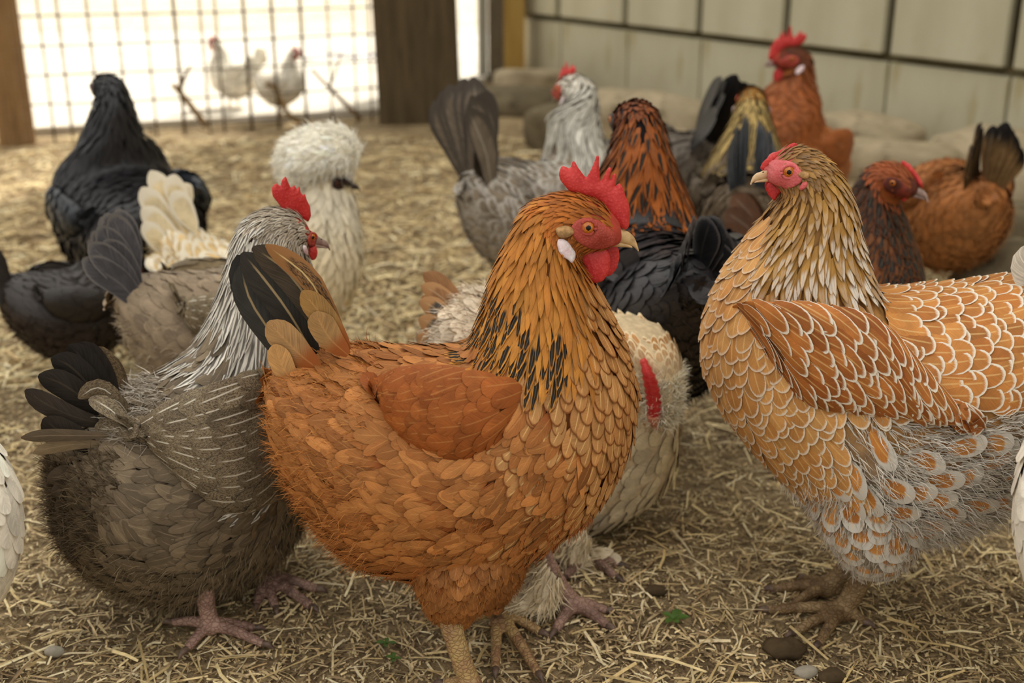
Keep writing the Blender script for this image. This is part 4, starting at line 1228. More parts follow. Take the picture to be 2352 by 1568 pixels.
for i in range(7):
    x, y = 150 + 6 * i, 1090 + 30 * i
    P = [h.px(a, b, h.cs * .035) for a, b in ((x + 90, y - 20), (x + 20, y), (x - 42 + 3 * i, y + 8))]
    h.blade([(p[0], h.cs * .035, p[1]) for p in P], .0105, C(84, 70, 54), FGS, name='under_tail_feather')
ya = h.gp(487, 1460)
q = h.px(468, 1345, ya[1]); q2 = h.px(476, 1400, ya[1])
h.leg([(q[0], ya[1], q[1]), (q2[0], ya[1], q2[1]), (ya[0], ya[1], .012)], [.0098, .0082, .0092], [h.gp(605, 1478, .006), h.gp(585, 1442, .006), h.gp(430, 1490, .006), h.gp(398, 1428, .010)], LEG_P, .0056)
yb = h.gp(612, 1352)
q = h.px(585, 1290, yb[1])
h.leg([(q[0], yb[1], q[1]), (h.px(598, 1325, yb[1])[0], yb[1], h.px(598, 1325, yb[1])[1]), (yb[0], yb[1], .014)], [.0098, .0092, .0096], [h.gp(728, 1352, .008), h.gp(715, 1392, .006), h.gp(632, 1395, .006), h.gp(590, 1390, .006)], LEG_P, .0062)
# ------------------------------------------------------------------ hens of a common build, each with its own pose, size and plumage
T0 = [(-.172,.285,-.175,.25,.02),(-.160,.297,-.166,.205,.05),(-.13,.302,-.14,.155,.078),(-.09,.30,-.095,.11,.094),(-.05,.298,-.05,.09,.099),(-.01,.30,.01,.085,.1),(.0,.308,.065,.115,.098),
      (.003,.325,.115,.15,.092),(.008,.345,.142,.205,.08),(.015,.365,.148,.25,.066),(.022,.383,.141,.285,.054),(.03,.398,.127,.317,.045),(.038,.413,.113,.347,.038),(.048,.428,.1,.372,.032),
      (.063,.437,.09,.382,.028),(.087,.44,.097,.386,.027),(.112,.431,.116,.39,.022),(.127,.415,.129,.393,.013)]
WT = [(-.095,.282,-.095,.268),(-.085,.291,-.088,.245),(-.06,.296,-.06,.222),(-.02,.292,-.02,.21),(.025,.28,.025,.212),(.052,.265,.052,.226),(.066,.25,.066,.238)]
TE = (.0967, .4152)
F_SLATE = feather_mat('slate_tail', lace=C(118, 114, 112), lw=.05, shaft=C(130, 126, 122), sa=.4, barb=.3)
F_TAIL = feather_mat('dark_edge_tail', lace=C(86, 84, 84), lw=.06, shaft=C(90, 86, 82), sa=.4, barb=.3, rough=.42, spec=.45)
F_FAN = feather_mat('grey_fan_tail', lace=C(86, 78, 70), lw=.12, shaft=C(186, 176, 162), sa=.6, barb=.3)
F_PLAIN = feather_mat('plain_feather', shaft=C(200, 190, 170), sa=.12, barb=.2)
F_DARK = feather_mat('dark_feather', shaft=C(80, 76, 72), sa=.2, barb=.3, rough=.42, spec=.45)
F_STRIPE = feather_mat('striped_hackle', stripe=C(30, 24, 20), sw=.7, sv=(.2, .4, .9, 1.0), sa=.1, barb=.2)
F_SILV = feather_mat('silver_striped_hackle', stripe=C(150, 146, 136), sw=.4, sv=(.2, .4, .9, 1.0), sa=.0, barb=.15)
F_GOLDS = feather_mat('gold_striped_hackle', stripe=C(60, 56, 44), sw=.55, sv=(.2, .4, .95, 1.0), sa=.0, barb=.15)
F_MOTT = feather_mat('mottled_feather', lace=C(186, 178, 168), lw=.16, shaft=C(190, 180, 166), sa=.2, barb=.2)
F_BUFF = feather_mat('buff_laced_feather', lace=C(246, 236, 214), lw=.2, shaft=C(240, 220, 180), sa=.2, barb=.12)
def two(c, v=.12):
    c = np.array(c); return (np.clip(c * (1 + v), 0, 1), c * (1 - v))
def basic(label, X, Y, psi, k, pal, seed, group=None, name='hen', shift=(0, 0), pitch=0.0, twist=None, comb='single', comb_k=1.0, wattle=.8, beak=GREYBEAK, face=FACE, tail=None, sp=.014, fl=2500,
          fat=1.0, wing=True, legs=True, mats=None, eye_tuft=None, lobe=True, legmat=LEG_P, head=True, secs=None, iris=IRIS, voxel=.0065, wd=0.0, snout=C(160, 62, 50)):
    """pal: body, breast, hackle, head, wing, down, tail colours."""
    h = Hen(label, X, Y, psi, group, name, 'hen', seed)
    mt = dict(body=F_PLAIN, breast=F_PLAIN, hackle=F_PLAIN, wing=F_PLAIN, tail=F_PLAIN); mt.update(mats or {})
    cp, sp_ = math.cos(math.radians(pitch)), math.sin(math.radians(pitch))
    def mv(x, z, i):
        q = min(max((i - 6) / 6, 0), 1); q = q * q * (3 - 2 * q)
        x, z = x + shift[0] * q, z + shift[1] * q
        x0, z0 = x, z - .2
        return ((x0 * cp - z0 * sp_) * k, (x0 * sp_ + z0 * cp + .2) * k)
    if secs is None:
        secs = [(*mv(a, b, i), *mv(c, d, i), w * k * (fat if i < 9 else 1)) for i, (a, b, c, d, w) in enumerate(T0)]
    tw = None
    if twist: tw = (mv(.06, .3, 9)[0] if len(twist) < 2 else twist[1], math.radians(twist[0]), 8.5, 13)
    dn = np.array(pal['down'])
    ths = []
    for sd in (1, -1):
        ths.append([(-.02 * k, .085 * k, .03 * k, .085 * k, .014 * k, sd * .045 * k), (-.035 * k, .11 * k, .045 * k, .11 * k, .03 * k, sd * .045 * k), (-.05 * k, .16 * k, .07 * k, .16 * k, .045 * k, sd * .04 * k)])
    bd = np.array(pal['body']) * .8
    h.body(secs, lambda t, f, P: lerp(bd, dn * .85, np.clip((f - 90) / 50, 0, 1) * np.clip((7.5 - t), 0, 1)), tw, ths, voxel, 5, 32, snout)
    G = h.G
    h.layer(G, 'body_plumage', (0, 7.8), (0, 180), sp * .9 * k, .040 * k, .0125 * k, 'soft', mt['body'], lambda t, f, P: lerp(pal['body'], dn, np.clip((f - 95) / 60, 0, 1) * .8) * h.rg.uniform(.85, 1.15, (len(t), 1)), .004 * k, .001, .2)
    h.layer(G, 'breast_plumage', (5.6, 13), (90, 180), sp * .85 * k, .030 * k, .010 * k, 'round', mt['breast'], two(pal['breast']), .0022 * k, .0008, .12)
    h.layer(G, 'neck_hackle', (6.4, 14.2), (0, 180), sp * .62 * k, lambda t, f, P: np.interp(t, [6, 9, 12, 14], [.048, .046, .03, .016]) * k, lambda t, f, P: np.interp(t, [6, 9, 12, 14], [.0062, .0058, .0046, .003]) * k,
            'hackle', mt['hackle'], lambda t, f, P: lerp(pal['hackle'], pal.get('hackle2', pal['hackle']), np.clip((t - 9) / 4, 0, 1)) * h.rg.uniform(.85, 1.15, (len(t), 1)), .003 * k, .002, .1,
            keep=lambda t, f, P: (np.degrees(np.minimum(f, 2*PI-f)) < np.interp(t, [6, 8, 10, 12], [98, 104, 130, 180])).astype(float), a=lambda t, f, P: np.where(h.rg.random(len(t)) < .7, 1, .2))
    h.layer(G, 'head_plumage', (13.2, 16.6), (0, 180), .0055 * k, .014 * k, .0032 * k, 'hackle', mt['hackle'], two(pal['head'], .15), .0018 * k, .001, .15, a=.0)
    if wing:
        for sd in (1, -1):
            W = [(*mv(a, b + wd * (1 - i / 6), 0), *mv(c, d + wd * (1 - i / 6), 0)) for i, (a, b, c, d) in enumerate(WT)]
            h.wing(W, .014 * k * fat, sd, [dict(tr=(0, 6), sp=sp * k, L=.046 * k, W=.0125 * k, shape='flight', mat=mt['wing'], col=two(pal['wing']), rise=.0025 * k, sink=.0008, jit=.08, skew=.1)], yoff=.003)
    h.fluff(G, 'belly_down', (0, 6.8), (85, 180), fl, .020 * k, .0009 * k, two(pal['down'], .15), .3)
    if head:
        e = mv(*TE, 15)
        h.head(k=k, eye=e, ang=math.radians(pitch) * .5, comb=comb, comb_k=comb_k, wattle=wattle, beak=beak, face=face, lobe=lobe, tuft=eye_tuft, iris=iris, step=.0028 * max(k, .7))
    if tail:
        td = dict(n=10, e0=30, e1=70, L=.13, w=.022); td.update(tail)
        b = mv(-.155, .275, 0)
        h.tail(b, td['n'], td['e0'] - pitch * 0, td['e1'], td['L'] * k, td['w'] * k, pal['tail'], mt['tail'], splay=td.get('splay', .35), spread=td.get('spread', .02) * k, bend=td.get('bend', .1))
    if legs:
        for sd in (1, -1):
            fx = .012 * k if sd > 0 else -.012 * k
            an = (fx + .01 * k, sd * .045 * k, .012)
            h.leg([(0.005 * k, sd * .045 * k, .10 * k), (fx, sd * .045 * k, .05 * k), an], [.009 * k, .0078 * k, .0088 * k],
                  [(an[0] + .062 * k, an[1], .006), (an[0] + .05 * k, an[1] + .03 * k, .006), (an[0] + .05 * k, an[1] - .03 * k, .006), (an[0] - .034 * k, an[1], .006)], legmat, .0048 * k, .003, claw=False)
    return h
def X_at(px, Y, z=.25):
    y = 784 + FPX * math.tan(math.atan((CAM_H - z) / Y) - PITCH)
    return at_y(px, y, Y).x

# the salmon feather-footed hen behind the red hen, head bowed to the ground
h = Hen('pale salmon feather legged hen pecking with lowered head behind the red hen', X_at(1270, 1.185), 1.185, 0, seed=21)
ROWS = [(985,765,978,815,.018),(1018,705,1002,905,.052),(1078,668,1060,1050,.075),(1160,672,1160,1150,.082),(1250,692,1262,1205,.084),(1340,712,1362,1212,.083),(1420,728,1440,1180,.078),(1482,745,1502,1140,.068),(1530,795,1545,1078,.048),(1555,865,1558,990,.02)]
L0 = h.cs * .05
neck = [(*h.px(1400, 742, L0), *h.px(1530, 772, L0), .018, L0 - h.cs * .035), (*h.px(1418, 782, L0), *h.px(1560, 808, L0), .034, L0 - h.cs * .004), (*h.px(1440, 840, L0), *h.px(1562, 850, L0), .034, L0 + h.cs * .008), (*h.px(1462, 890, L0), *h.px(1556, 905, L0), .032, L0 + h.cs * .014), (*h.px(1480, 935, L0), *h.px(1540, 945, L0), .024, L0 + h.cs * .018), (*h.px(1494, 965, L0), *h.px(1522, 968, L0), .010, L0 + h.cs * .02)]
neck = neck[::1]
h.body(h.secs_px(ROWS), lambda t, f, P: np.tile(np.array(C(206, 184, 148)), (len(t), 1)), thighs=[neck], voxel=.0045)
FS = feather_mat('salmon_back_feather', lace=C(236, 214, 174), lw=.2, shaft=C(240, 224, 190), sa=.3, barb=.15)
h.layer(h.G, 'body_plumage', (0, 9), (0, 180), .0115, .034, .0105, 'soft', F_PLAIN, lambda t, f, P: lerp(C(232, 214, 188), C(222, 204, 166), np.clip((t - 3) / 5, 0, 1)) * h.rg.uniform(.85, 1.1, (len(t), 1)), .004, .003, .2)
h.layer(h.G, 'back_plumage', (5, 9), (0, 75), .0085, .018, .007, 'round', FS, (C(190, 142, 88), C(164, 114, 66)), .0012, .001, .15, 40)
h.layer(h.thighs[0], 'neck_hackle', (.7, 4.6), (0, 180), .0075, .020, .005, 'hackle', FS, lambda t, f, P: lerp(C(182, 130, 74), C(226, 212, 178), np.clip((t - .8) / 2, 0, 1)), .002, .001, .15)
h.fluff(h.G, 'rump_down', (0, 4), (0, 180), 7000, .022, .0006, (C(240, 228, 208), C(206, 186, 160)), .5)
h.fluff(h.thighs[0], 'beard', (2.0, 4.3), (30, 180), 5200, .014, .0005, (C(250, 244, 226), C(236, 224, 192)), .35, keep=lambda t, f, P: 1.0 * (np.ones(len(t)) > 0))
la = L0 + h.cs * .048
Pm = [h.px(x, y, la) for x, y in ((1478, 830), (1490, 865), (1500, 905), (1504, 940), (1504, 962))]
V, F = tube([(p[0], la - h.cs * (.008 if i in (0,) else 0) - h.cs * .004 * i * .3, p[1]) for i, p in enumerate(Pm)], [.003, .0062, .0072, .0068, .005], 12, .12, 5)
mesh_obj('comb', V, F, RED, h.root)
Pb = [h.px(x, y, la) for x, y in ((1502, 955), (1506, 978), (1512, 996))]
V, F = tube([(p[0], la - h.cs * (.004 + .003 * i), p[1]) for i, p in enumerate(Pb)], [.0075, .0055, .0012], 12, 0, 5)
mesh_obj('beak', V, F, noisy_mat('salmon_beak_horn', C(206, 142, 110), C(186, 112, 84), 60, .35, .4), h.root)
for sd, xy in ((1, (1474, 925)), (-1, (1532, 925))):
    p = h.px(*xy, la); e = mesh_obj('eye', *ball((p[0], la - h.cs * .014, p[1]), .005, 14, 8), IRIS, h.root)
    mesh_obj('pupil', *ball((p[0] - h.cs * sd * .0, la - h.cs * .0105, p[1]), .0028, 12, 6), PUPIL, e)
FST = feather_mat('slate_tail_feather', lace=C(206, 160, 112), lw=.2, shaft=C(220, 196, 160), sa=.6, barb=.2)
for lat, pts, hw, col, mt in [(.0, [(1085,745),(1040,690),(1005,650),(972,628)], 26, C(184,138,96), F_PLAIN), (.006, [(1080,750),(1040,705),(1000,672),(968,655)], 24, C(176,132,94), FST), (.012, [(1080,775),(1030,735),(995,705),(964,690)], 26, C(96,92,90), FST),
                          (.016, [(1075,800),(1025,770),(990,745),(962,730)], 26, C(84,82,82), FST), (.02, [(1070,820),(1020,800),(985,785),(958,770)], 24, C(78,76,78), FST), (.022, [(1070,845),(1015,830),(985,815),(958,802)], 22, C(70,70,72), FST),
                          (-.01, [(1080,775),(1030,735),(995,705),(970,680)], 26, C(96,92,90), FST)]:
    P = [h.px(x, y, h.cs * lat) for x, y in pts]
    h.blade([(p[0], h.cs * lat, p[1]) for p in P], hw / 2200, col, mt)
ya = h.gp(1318, 1412); q = h.px(1240, 1262, ya[1]); q2 = h.px(1280, 1335, ya[1])
legA = h.leg([(q[0], ya[1], q[1]), (q2[0], ya[1], q2[1]), (ya[0], ya[1], .012)], [.0095, .0085, .009], [h.gp(1392, 1402, .006), h.gp(1395, 1436, .006), h.gp(1275, 1448, .006), h.gp(1245, 1400, .006)], LEG_P, .0062)
yb = h.gp(1345, 1300); q = h.px(1290, 1200, yb[1])
h.leg([(q[0], yb[1], q[1]), (h.px(1320, 1260, yb[1])[0], yb[1], h.px(1320, 1260, yb[1])[1]), (yb[0], yb[1], .012)], [.0095, .0085, .009], [h.gp(1420, 1296, .006), h.gp(1415, 1325, .006), h.gp(1300, 1325, .006), h.gp(1290, 1290, .006)], LEG_P, .006)
def boot(a, b, lat, r, n, seed):
    """feathers that cover the shank of a feather-footed bird"""
    g = Grid([(*h.px(*a[0], lat), *h.px(*a[1], lat), r * .5, lat), (*h.px(*b[0], lat), *h.px(*b[1], lat), r, lat), (*h.px((b[0][0] + 45), (b[0][1] - 70), lat), *h.px(b[1][0] + 30, b[1][1] - 70, lat), r * .9, lat)], 5, 16)
    o = h.fluff(g, 'leg_feathering', (0, 2), (0, 180), n, .022, .0009, (C(236, 222, 192), C(206, 184, 146)), .3, droop=.1)
    h.layer(g, 'leg_feathering', (0, 2), (0, 180), .008, .03, .007, 'soft', F_PLAIN, (C(232, 218, 190), C(212, 192, 156)), .003, .002, .2)
boot(((1152, 1365), (1160, 1395)), ((1205, 1345), (1262, 1395)), ya[1] + h.cs * .012, .014, 900, 1)
boot(((1365, 1300), (1352, 1262)), ((1320, 1310), (1300, 1250)), yb[1] + h.cs * .008, .013, 700, 2)

# the white crested hen
h = Hen('cream hen with a big round white crest and dark face beyond the grey hens', X_at(600, 1.62), 1.64, 0, seed=22)
ROWS = [(385,500,372,590,.028),(430,518,400,660,.052),(480,548,450,720,.072),(530,566,530,760,.08),(580,566,620,775,.082),(615,545,700,772,.078),(632,520,762,752,.07),(642,495,815,700,.06),(650,470,838,620,.051),(660,450,836,550,.044),
        (672,425,826,495,.039),(684,400,815,455,.036),(705,372,806,432,.033),(742,352,797,426,.031),(777,366,802,426,.026),(805,396,812,426,.014)]
h.body(h.secs_px(ROWS), lambda t, f, P: np.tile(np.array(C(222, 206, 170)), (len(t), 1)), voxel=.006, snout=C(50, 36, 34))
h.layer(h.G, 'body_plumage', (0, 7.5), (0, 180), .0135, .036, .0125, 'round', F_BUFF, (C(238, 214, 168), C(226, 194, 138)), .004, .003, .18)
h.layer(h.G, 'neck_hackle', (5.5, 13.5), (0, 180), .009, .034, .0062, 'hackle', F_PLAIN, lambda t, f, P: lerp(C(232, 212, 170), C(240, 230, 206), np.clip((t - 7) / 4, 0, 1)), .003, .002, .12)
h.fluff(h.G, 'belly_down', (0, 7), (70, 180), 2600, .028, .0012, (C(238, 222, 186), C(226, 200, 150)), .4)
W = [(*h.px(a, b, .06), *h.px(c, d, .06)) for a, b, c, d in [(420,560,430,600),(460,560,470,650),(520,575,540,690),(600,575,620,690),(660,580,670,660)]]
for sd in (1, -1):
    h.wing(W, .012, sd, [dict(tr=(0, 4), sp=.014, L=.04, W=.012, shape='round', mat=F_BUFF, col=(C(236, 210, 160), C(226, 194, 138)), rise=.003, sink=.002, jit=.1)], yoff=.002)
e = h.px(780, 411)
h.head(k=.62, eye=e, comb=None, beak=DARKBEAK, face=noisy_mat('dark_face_skin', C(58, 40, 36), C(44, 28, 26), 40, .6), iris=IRIS_D, lobe=False, wattle=0, step=.0016,
       face_poly=[h.px(*q) for q in [(768, 398), (785, 396), (800, 402), (806, 414), (798, 424), (782, 426), (770, 418)]])
cg = Grid([(*h.px(640, 372), *h.px(648, 392), .012), (*h.px(648, 330), *h.px(668, 420), .036), (*h.px(690, 300), *h.px(705, 425), .05), (*h.px(740, 289), *h.px(745, 412), .055), (*h.px(790, 300), *h.px(782, 405), .045), (*h.px(820, 330), *h.px(808, 398), .026), (*h.px(829, 358), *h.px(820, 385), .01)], 5, 28)
cr = mesh_obj('crest', cg.P.reshape(-1, 3), cg.faces(), col_mat('down_skin'), h.root, col=np.tile(np.array([*C(236, 228, 206), 1]), (cg.N * cg.M, 1)))
h.layer(cg, 'crest_plumage', (0, 6), (0, 180), .0085, .034, .0048, 'hackle', F_PLAIN, (C(253, 250, 240), C(246, 238, 218)), .002, .001, .2, parent=cr)
h.fluff(cg, 'crest_down', (0, 6), (0, 180), 5000, .018, .0008, (C(253, 250, 240), C(248, 240, 222)), .3, parent=cr)
for lat, pts, hw in [(0, [(430,520),(395,470),(365,425),(345,392)], 26), (.012, [(440,520),(415,470),(400,430),(402,400)], 26), (.02, [(420,540),(375,500),(345,460),(326,430)], 28), (.028, [(415,560),(370,520),(345,495),(325,478)], 26), (.03, [(450,530),(425,490),(410,460),(395,440)], 26), (-.014, [(440,520),(420,475),(425,440),(440,425)], 22), (.03, [(410,580),(370,560),(345,530),(330,510)], 24)]:
    P = [h.px(x, y, h.cs * lat) for x, y in pts]
    h.blade([(p[0], h.cs * lat, p[1]) for p in P], hw / 1560, C(240, 222, 182), F_BUFF)
for sd in (1, -1):
    an = (.01, sd * .04, .012)
    h.leg([(.0, sd * .04, .12), (.0, sd * .04, .06), an], [.01, .008, .009], [(an[0] + .06, an[1], .006), (an[0] + .05, an[1] + .03, .006), (an[0] + .05, an[1] - .03, .006), (an[0] - .03, an[1], .006)], LEG_P, .005, .003, claw=False)

def P_(body, breast, hackle, head, wing, down, tail, **kw):
    d = dict(body=C(*body), breast=C(*breast), hackle=C(*hackle), head=C(*head), wing=C(*wing), down=C(*down), tail=C(*tail)); d.update({a: C(*b) for a, b in kw.items()}); return d

basic('second grey hen, slate tailed, just behind the white striped neck of the front grey hen', X_at(545, 1.34), 1.36, 22, .83, P_((146,128,106),(140,124,102),(186,176,158),(176,164,146),(142,126,100),(168,152,130),(84,82,86)), 31,
      tail=dict(n=12, e0=52, e1=86, L=.12, w=.02), shift=(.0, -.19), comb=None, wattle=.4, mats=dict(wing=FG, body=FGS, tail=F_SLATE), sp=.012, fl=3000)
basic('grey speckled hen with white neck and tall fan tail in the middle distance', X_at(1275, 1.86), 1.86, 30, .93, P_((134,120,102),(160,152,140),(222,218,206),(214,206,190),(140,128,114),(176,164,148),(118,106,92)), 32,
      tail=dict(n=14, e0=66, e1=98, L=.17, w=.026, spread=.03), shift=(-.045, .005), twist=(96,), mats=dict(hackle=F_SILV, body=F_MOTT, wing=F_MOTT, tail=F_FAN), sp=.013, comb_k=.75, wattle=.55)
basic('dark hen seen from behind with orange and black striped neck', X_at(1484, 1.37), 1.37, 102, 1.0, P_((48,46,48),(40,36,34),(186,104,44),(120,62,28),(50,48,50),(62,54,44),(38,40,44), hackle2=(150,82,36)), 33,
      tail=dict(n=12, e0=24, e1=70, L=.08, w=.021), shift=(-.025, .0), mats=dict(hackle=F_STRIPE, body=F_DARK, wing=F_DARK, tail=F_TAIL), sp=.0125, fl=4000, comb=None, lobe=False, wattle=0, face=DARKBEAK, snout=C(60, 40, 30), legmat=LEG_G)
basic('grey hen with raised black tail and hidden head left of the gold necked hen', X_at(1500, 2.2), 2.2, 120, .92, P_((104,94,84),(120,110,98),(150,140,126),(140,130,116),(92,84,76),(168,160,146),(30,28,28)), 34,
      tail=dict(n=12, e0=40, e1=66, L=.17, w=.022), shift=(.02, -.21), mats=dict(tail=F_DARK), sp=.016)
basic('brown hen with gold and black striped neck and slate tail', X_at(1718, 1.9), 1.9, 80, .87, P_((104,88,70),(110,92,70),(206,176,110),(170,120,56),(96,84,70),(110,98,84),(92,98,104)), 35,
      tail=dict(n=10, e0=66, e1=92, L=.145, w=.02, splay=.1), shift=(-.02, .0), mats=dict(hackle=F_GOLDS, tail=F_SLATE), sp=.014, comb=None, wattle=.4)
basic('chestnut hen with big red comb and wattles standing tall before the wall', X_at(1822, 2.3), 2.28, 232, .93, P_((168,100,52),(150,84,40),(156,86,38),(92,46,24),(150,84,40),(176,116,66),(120,74,40), hackle2=(128,66,30)), 36,
      tail=dict(n=6, e0=-40, e1=-20, L=.07, w=.018), shift=(.02, -.015), twist=(-48,), sp=.014, fat=.85, pitch=18, comb_k=1.12, wattle=1.05, beak=GREYBEAK)
basic('brown muffed hen with black beard peering past the laced hen', X_at(1932, 1.47), 1.47, -54, .83, P_((150,84,40),(96,54,28),(158,92,40),(146,74,36),(150,84,40),(120,80,50),(90,60,40), hackle2=(60,36,24)), 37,
      tail=dict(n=6, e0=10, e1=40, L=.09, w=.02), shift=(-.01, .0), twist=(18,), mats=dict(hackle=F_STRIPE, breast=F_STRIPE), comb='pea', wattle=.35, sp=.012, iris=IRIS, lobe=False, face=noisy_mat('brown_face_skin', C(150, 66, 52), C(84, 44, 34), 40, .7), snout=C(96, 52, 40))
basic('brown hen with upright black tipped tail and turned back at the right', X_at(2178, 1.98), 1.98, 94, .84, P_((164,104,56),(150,90,46),(150,90,46),(140,80,40),(160,104,60),(170,118,72),(134,106,70)), 38,
      tail=dict(n=14, e0=62, e1=90, L=.13, w=.026, splay=.3), comb=None, wattle=0, lobe=False, shift=(.02, -.22), mats=dict(tail=feather_mat('black_tipped_tail', tipc=C(28, 24, 22), sa=.2, barb=.3)), sp=.013, fl=4000)
basic('tall black hen standing with its back turned at the left', X_at(275, 1.9), 1.9, 128, .88, P_((36,34,36),(32,30,32),(38,38,42),(34,32,34),(38,42,48),(34,30,28),(40,44,50)), 39,
      tail=dict(n=8, e0=-42, e1=-25, L=.21, w=.02, splay=.05), shift=(-.03, .02), pitch=12, fat=1.25, mats=dict(body=F_DARK, hackle=F_DARK, wing=F_DARK, tail=F_DARK, breast=F_DARK), comb=None, lobe=False, wattle=0, face=DARKBEAK, snout=C(34, 30, 30), iris=IRIS_D, beak=DARKBEAK, sp=.014, legmat=LEG_G, wd=-.02)
basic('small fluffy black brown bantam hen with lowered head at far left', X_at(165, 1.58), 1.58, 28, .61, P_((44,36,32),(42,36,32),(44,38,34),(40,34,30),(42,36,32),(52,42,34),(46,40,36)), 40,
      tail=dict(n=10, e0=20, e1=60, L=.12, w=.03), shift=(.02, -.14), fat=1.2, mats=dict(body=F_DARK, wing=F_DARK, tail=F_DARK), comb=None, lobe=False, wattle=.3, sp=.016, fl=5000, legmat=LEG_G)
WH = P_((238,230,214),(240,232,216),(240,234,220),(240,234,220),(236,228,212),(232,222,200),(236,230,214))
basic('white hen cut by the left edge of the picture close to the camera', X_at(-372, .80), .80, 0, 1.0, WH, 41, tail=dict(n=8, e0=30, e1=60), shift=(-.06, -.01), twist=(150,), sp=.013, fl=3000)
basic('white hen cut by the right edge in front of the laced hen', X_at(2838, .75), .745, 180, 1.2, WH, 42, tail=dict(n=8, e0=30, e1=60), shift=(-.06, -.01), twist=(-150,), sp=.013)
basic('white hen with red comb in the sunny yard nearest the dark board post', X_at(640, 3.95), 3.95, 5, .52, WH, 43, tail=dict(n=8, e0=40, e1=70), sp=.022, fl=800, legmat=LEG_Y)
basic('white hen facing away to the left in the sunny yard behind the wire', X_at(525, 4.1), 4.1, 170, .56, WH, 44, tail=dict(n=8, e0=40, e1=70), sp=.022, fl=800, legmat=LEG_Y)

# ------------------------------------------------------------------ litter: straw, chaff, droppings, a few weeds
def litter(name, n, region, Lr, Wr, pal, mat, seed, tilt=.18, zr=(.0, .012)):
    r = np.random.default_rng(seed)
    x0, x1, y0, y1 = region
    # density even in the picture: more pieces close to the camera, where they are seen large
    y = y0 + (y1 - y0) * r.random(n) ** 1.35
    x = (r.random(n) * 2 - 1) * (.22 + .60 * y) * (x1) + 0.02
    L = r.uniform(*Lr, n) * r.uniform(.4, 1, n); W = r.uniform(*Wr, n)
    a = r.uniform(0, 2 * PI, n) ; el = r.normal(0, tilt, n); bend = r.normal(0, .035, n)
    d = np.stack([np.cos(a) * np.cos(el), np.sin(a) * np.cos(el), np.sin(el)], 1)
    s = np.stack([-np.sin(a), np.cos(a), r.normal(0, .5, n)], 1); s = unit(s)
    z = r.uniform(*zr, n) + np.abs(np.sin(el)) * L * .5 + bumps(x, y) + .0015
    c = np.stack([x, y, z], 1)
    hw = (W / 2)[:, None]; hl = (L / 2)[:, None]
    m = c + np.stack([-np.sin(a), np.cos(a), np.zeros(n)], 1) * (bend * L)[:, None] + np.array([0, 0, 1.0]) * (np.abs(bend) * L * .4)[:, None]
    up = np.cross(d, s); 
    V = np.stack([c - d * hl - s * hw, c - d * hl + s * hw, m - s * hw + up * .0006, m + s * hw + up * .0006, c + d * hl - s * hw * .8, c + d * hl + s * hw * .8], 1)
    F = np.array([(0, 1, 3, 2), (2, 3, 5, 4)])
    Fa = (F[None] + (np.arange(n) * 6)[:, None, None]).reshape(-1, 4)
    pal = np.array(pal); i = r.integers(0, len(pal), n)
    col = np.clip(pal[i] * r.uniform(.75, 1.2, (n, 1)), 0, 1)
    ok = (c[:, 0] - WO[0]) * WN.x + (c[:, 1] - WO[1]) * WN.y > .06
    for (sx_, sy_, sr_) in BLOCKS: ok &= (c[:, 0] - sx_) ** 2 + (c[:, 1] - sy_) ** 2 > sr_ ** 2
    LIT.append((V[ok], col[ok]))
straw_m = col_mat('straw_blades', .6, .25)
PALS = [C(228, 206, 158), C(212, 188, 138), C(238, 222, 182), C(196, 168, 122), C(176, 148, 108), C(220, 198, 150)]
PALD = [C(186, 162, 120), C(150, 128, 94), C(208, 184, 142), C(122, 104, 78), C(226, 206, 160)]
LIT = []
litter('straw', 36000, (-1, 1, .62, 2.3), (.008, .042), (.0008, .0024), PALS + PALD, straw_m, 1, .12, (0, .004))
litter('chaff', 70000, (-1, 1, .60, 1.7), (.003, .014), (.0008, .0028), PALD, straw_m, 2, .25, (0, .003))
litter('straw', 36000, (-1, 1.1, 1.6, 3.6), (.02, .08), (.002, .005), PALS + [C(226, 208, 160)], straw_m, 3, .12, (0, .008))
litter('straw', 1800, (-1, 1, .62, 1.8), (.03, .085), (.0016, .0032), [C(226, 204, 152), C(210, 184, 130), C(240, 222, 180)], straw_m, 4, .07, (.002, .006))
V = np.concatenate([l[0] for l in LIT]); cl = np.concatenate([l[1] for l in LIT]); n = len(V)
Fa = (np.array([(0, 1, 3, 2), (2, 3, 5, 4)])[None] + (np.arange(n) * 6)[:, None, None]).reshape(-1, 4)
tag(fast_mesh('straw', V.reshape(-1, 3), Fa, straw_m, None, np.concatenate([np.repeat(cl, 6, 0), np.ones((n * 6, 1))], 1), None, 'stuff', smooth=False),
    'loose golden straw and brown chaff strewn over the whole floor of the run', 'straw')

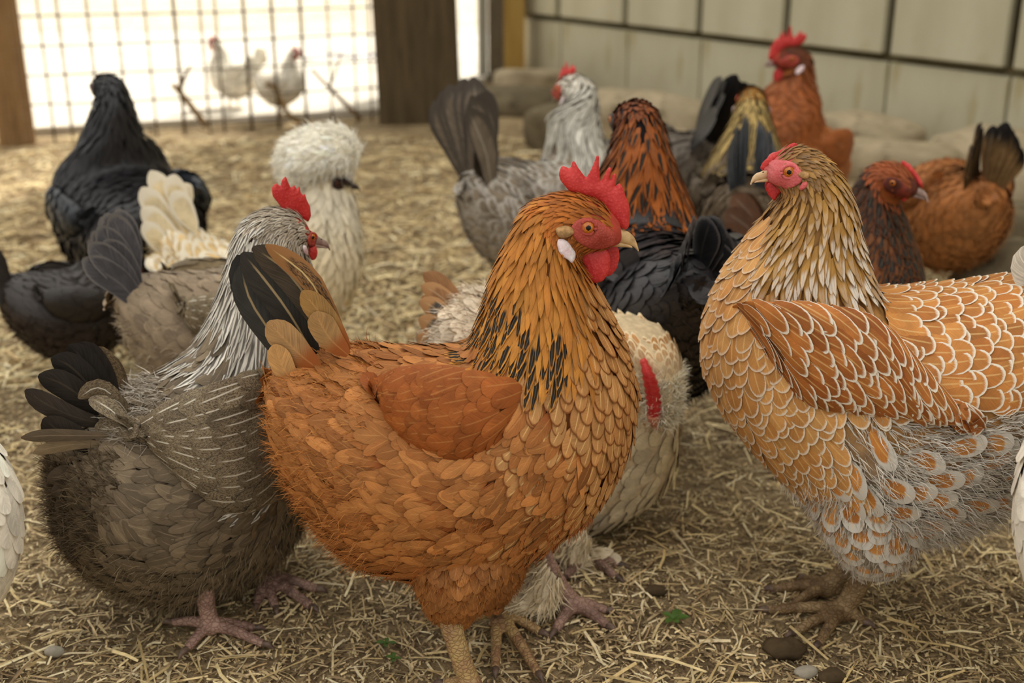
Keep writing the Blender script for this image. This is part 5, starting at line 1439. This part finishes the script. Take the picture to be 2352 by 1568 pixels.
leaf_m = noisy_mat('green_leaf', C(84, 112, 44), C(60, 90, 34), 40, .5, .3)
def weed(label, px, py, n, r, seed):
    rg_ = np.random.default_rng(seed); p = ground(px, py)
    e = empty('weed', p); tag(e, label, 'weed')
    for i in range(n):
        a = i * 2 * PI / n + rg_.uniform(-.3, .3); L = r * rg_.uniform(.7, 1.1)
        d = np.array([math.cos(a), math.sin(a), .5]); d /= np.linalg.norm(d); s = np.array([-math.sin(a), math.cos(a), 0])
        V = []
        for v, w in ((0, .1), (.3, .38), (.6, .5), (.85, .34), (1, .04)):
            c = d * L * v + np.array([0, 0, .004 - .35 * L * v * v + .006])
            V += [c - s * w * L * .55, c + np.array([0, 0, -.001]), c + s * w * L * .55]
        mesh_obj('leaf', V, [(k * 3 + j, k * 3 + j + 1, k * 3 + j + 4, k * 3 + j + 3) for k in range(4) for j in (0, 1)], leaf_m, e)
weed('small green sprig on the litter between the red and the laced hen', 1545, 1440, 5, .016, 1)
weed('tiny green seedling left of the red hen feet', 890, 1497, 4, .012, 2)
weed('tiny green seedling near the bottom edge left of the red hen', 905, 1532, 4, .010, 3)
clod_m = noisy_mat('dry_dropping', C(92, 76, 56), C(70, 58, 42), 30, .9, .1, .5, bdist=.004)
def clod(label, px, py, r, seed, mat=None, grp=None):
    rg_ = np.random.default_rng(seed); p = ground(px, py)
    V, F = ball((0, 0, 0), r, 12, 8, (1.2, .9, .6)); V = np.array(V)
    V = V * (1 + .16 * np.sin(V[:, :1] * 300 + seed) * np.cos(V[:, 1:2] * 260 + seed * 2) + .1 * np.sin(V[:, 2:3] * 400))
    o = mesh_obj('dirt_clod', V, F, mat or clod_m); o.location = (p.x, p.y, r * .42); tag(o, label, 'dirt clod', grp)
pale_m = noisy_mat('pale_pebble', C(176, 168, 152), C(146, 138, 122), 30, .85, .2)
clod('dark lump of dirt left of the salmon hen foot', 1190, 1438, .010, 1)
clod('dark lump of dirt under the right end of the red hen', 1505, 1365, .009, 2)
clod('pale pebble in the litter at the lower left', 128, 1505, .008, 3, pale_m)
clod('dark clod near the bottom edge at the right', 1910, 1565, .011, 4)
clod('flat brown clod below the laced hen feet', 1800, 1505, .016, 5)
clod('pale pebble at the bottom edge under the laced hen', 1850, 1553, .009, 6, pale_m)
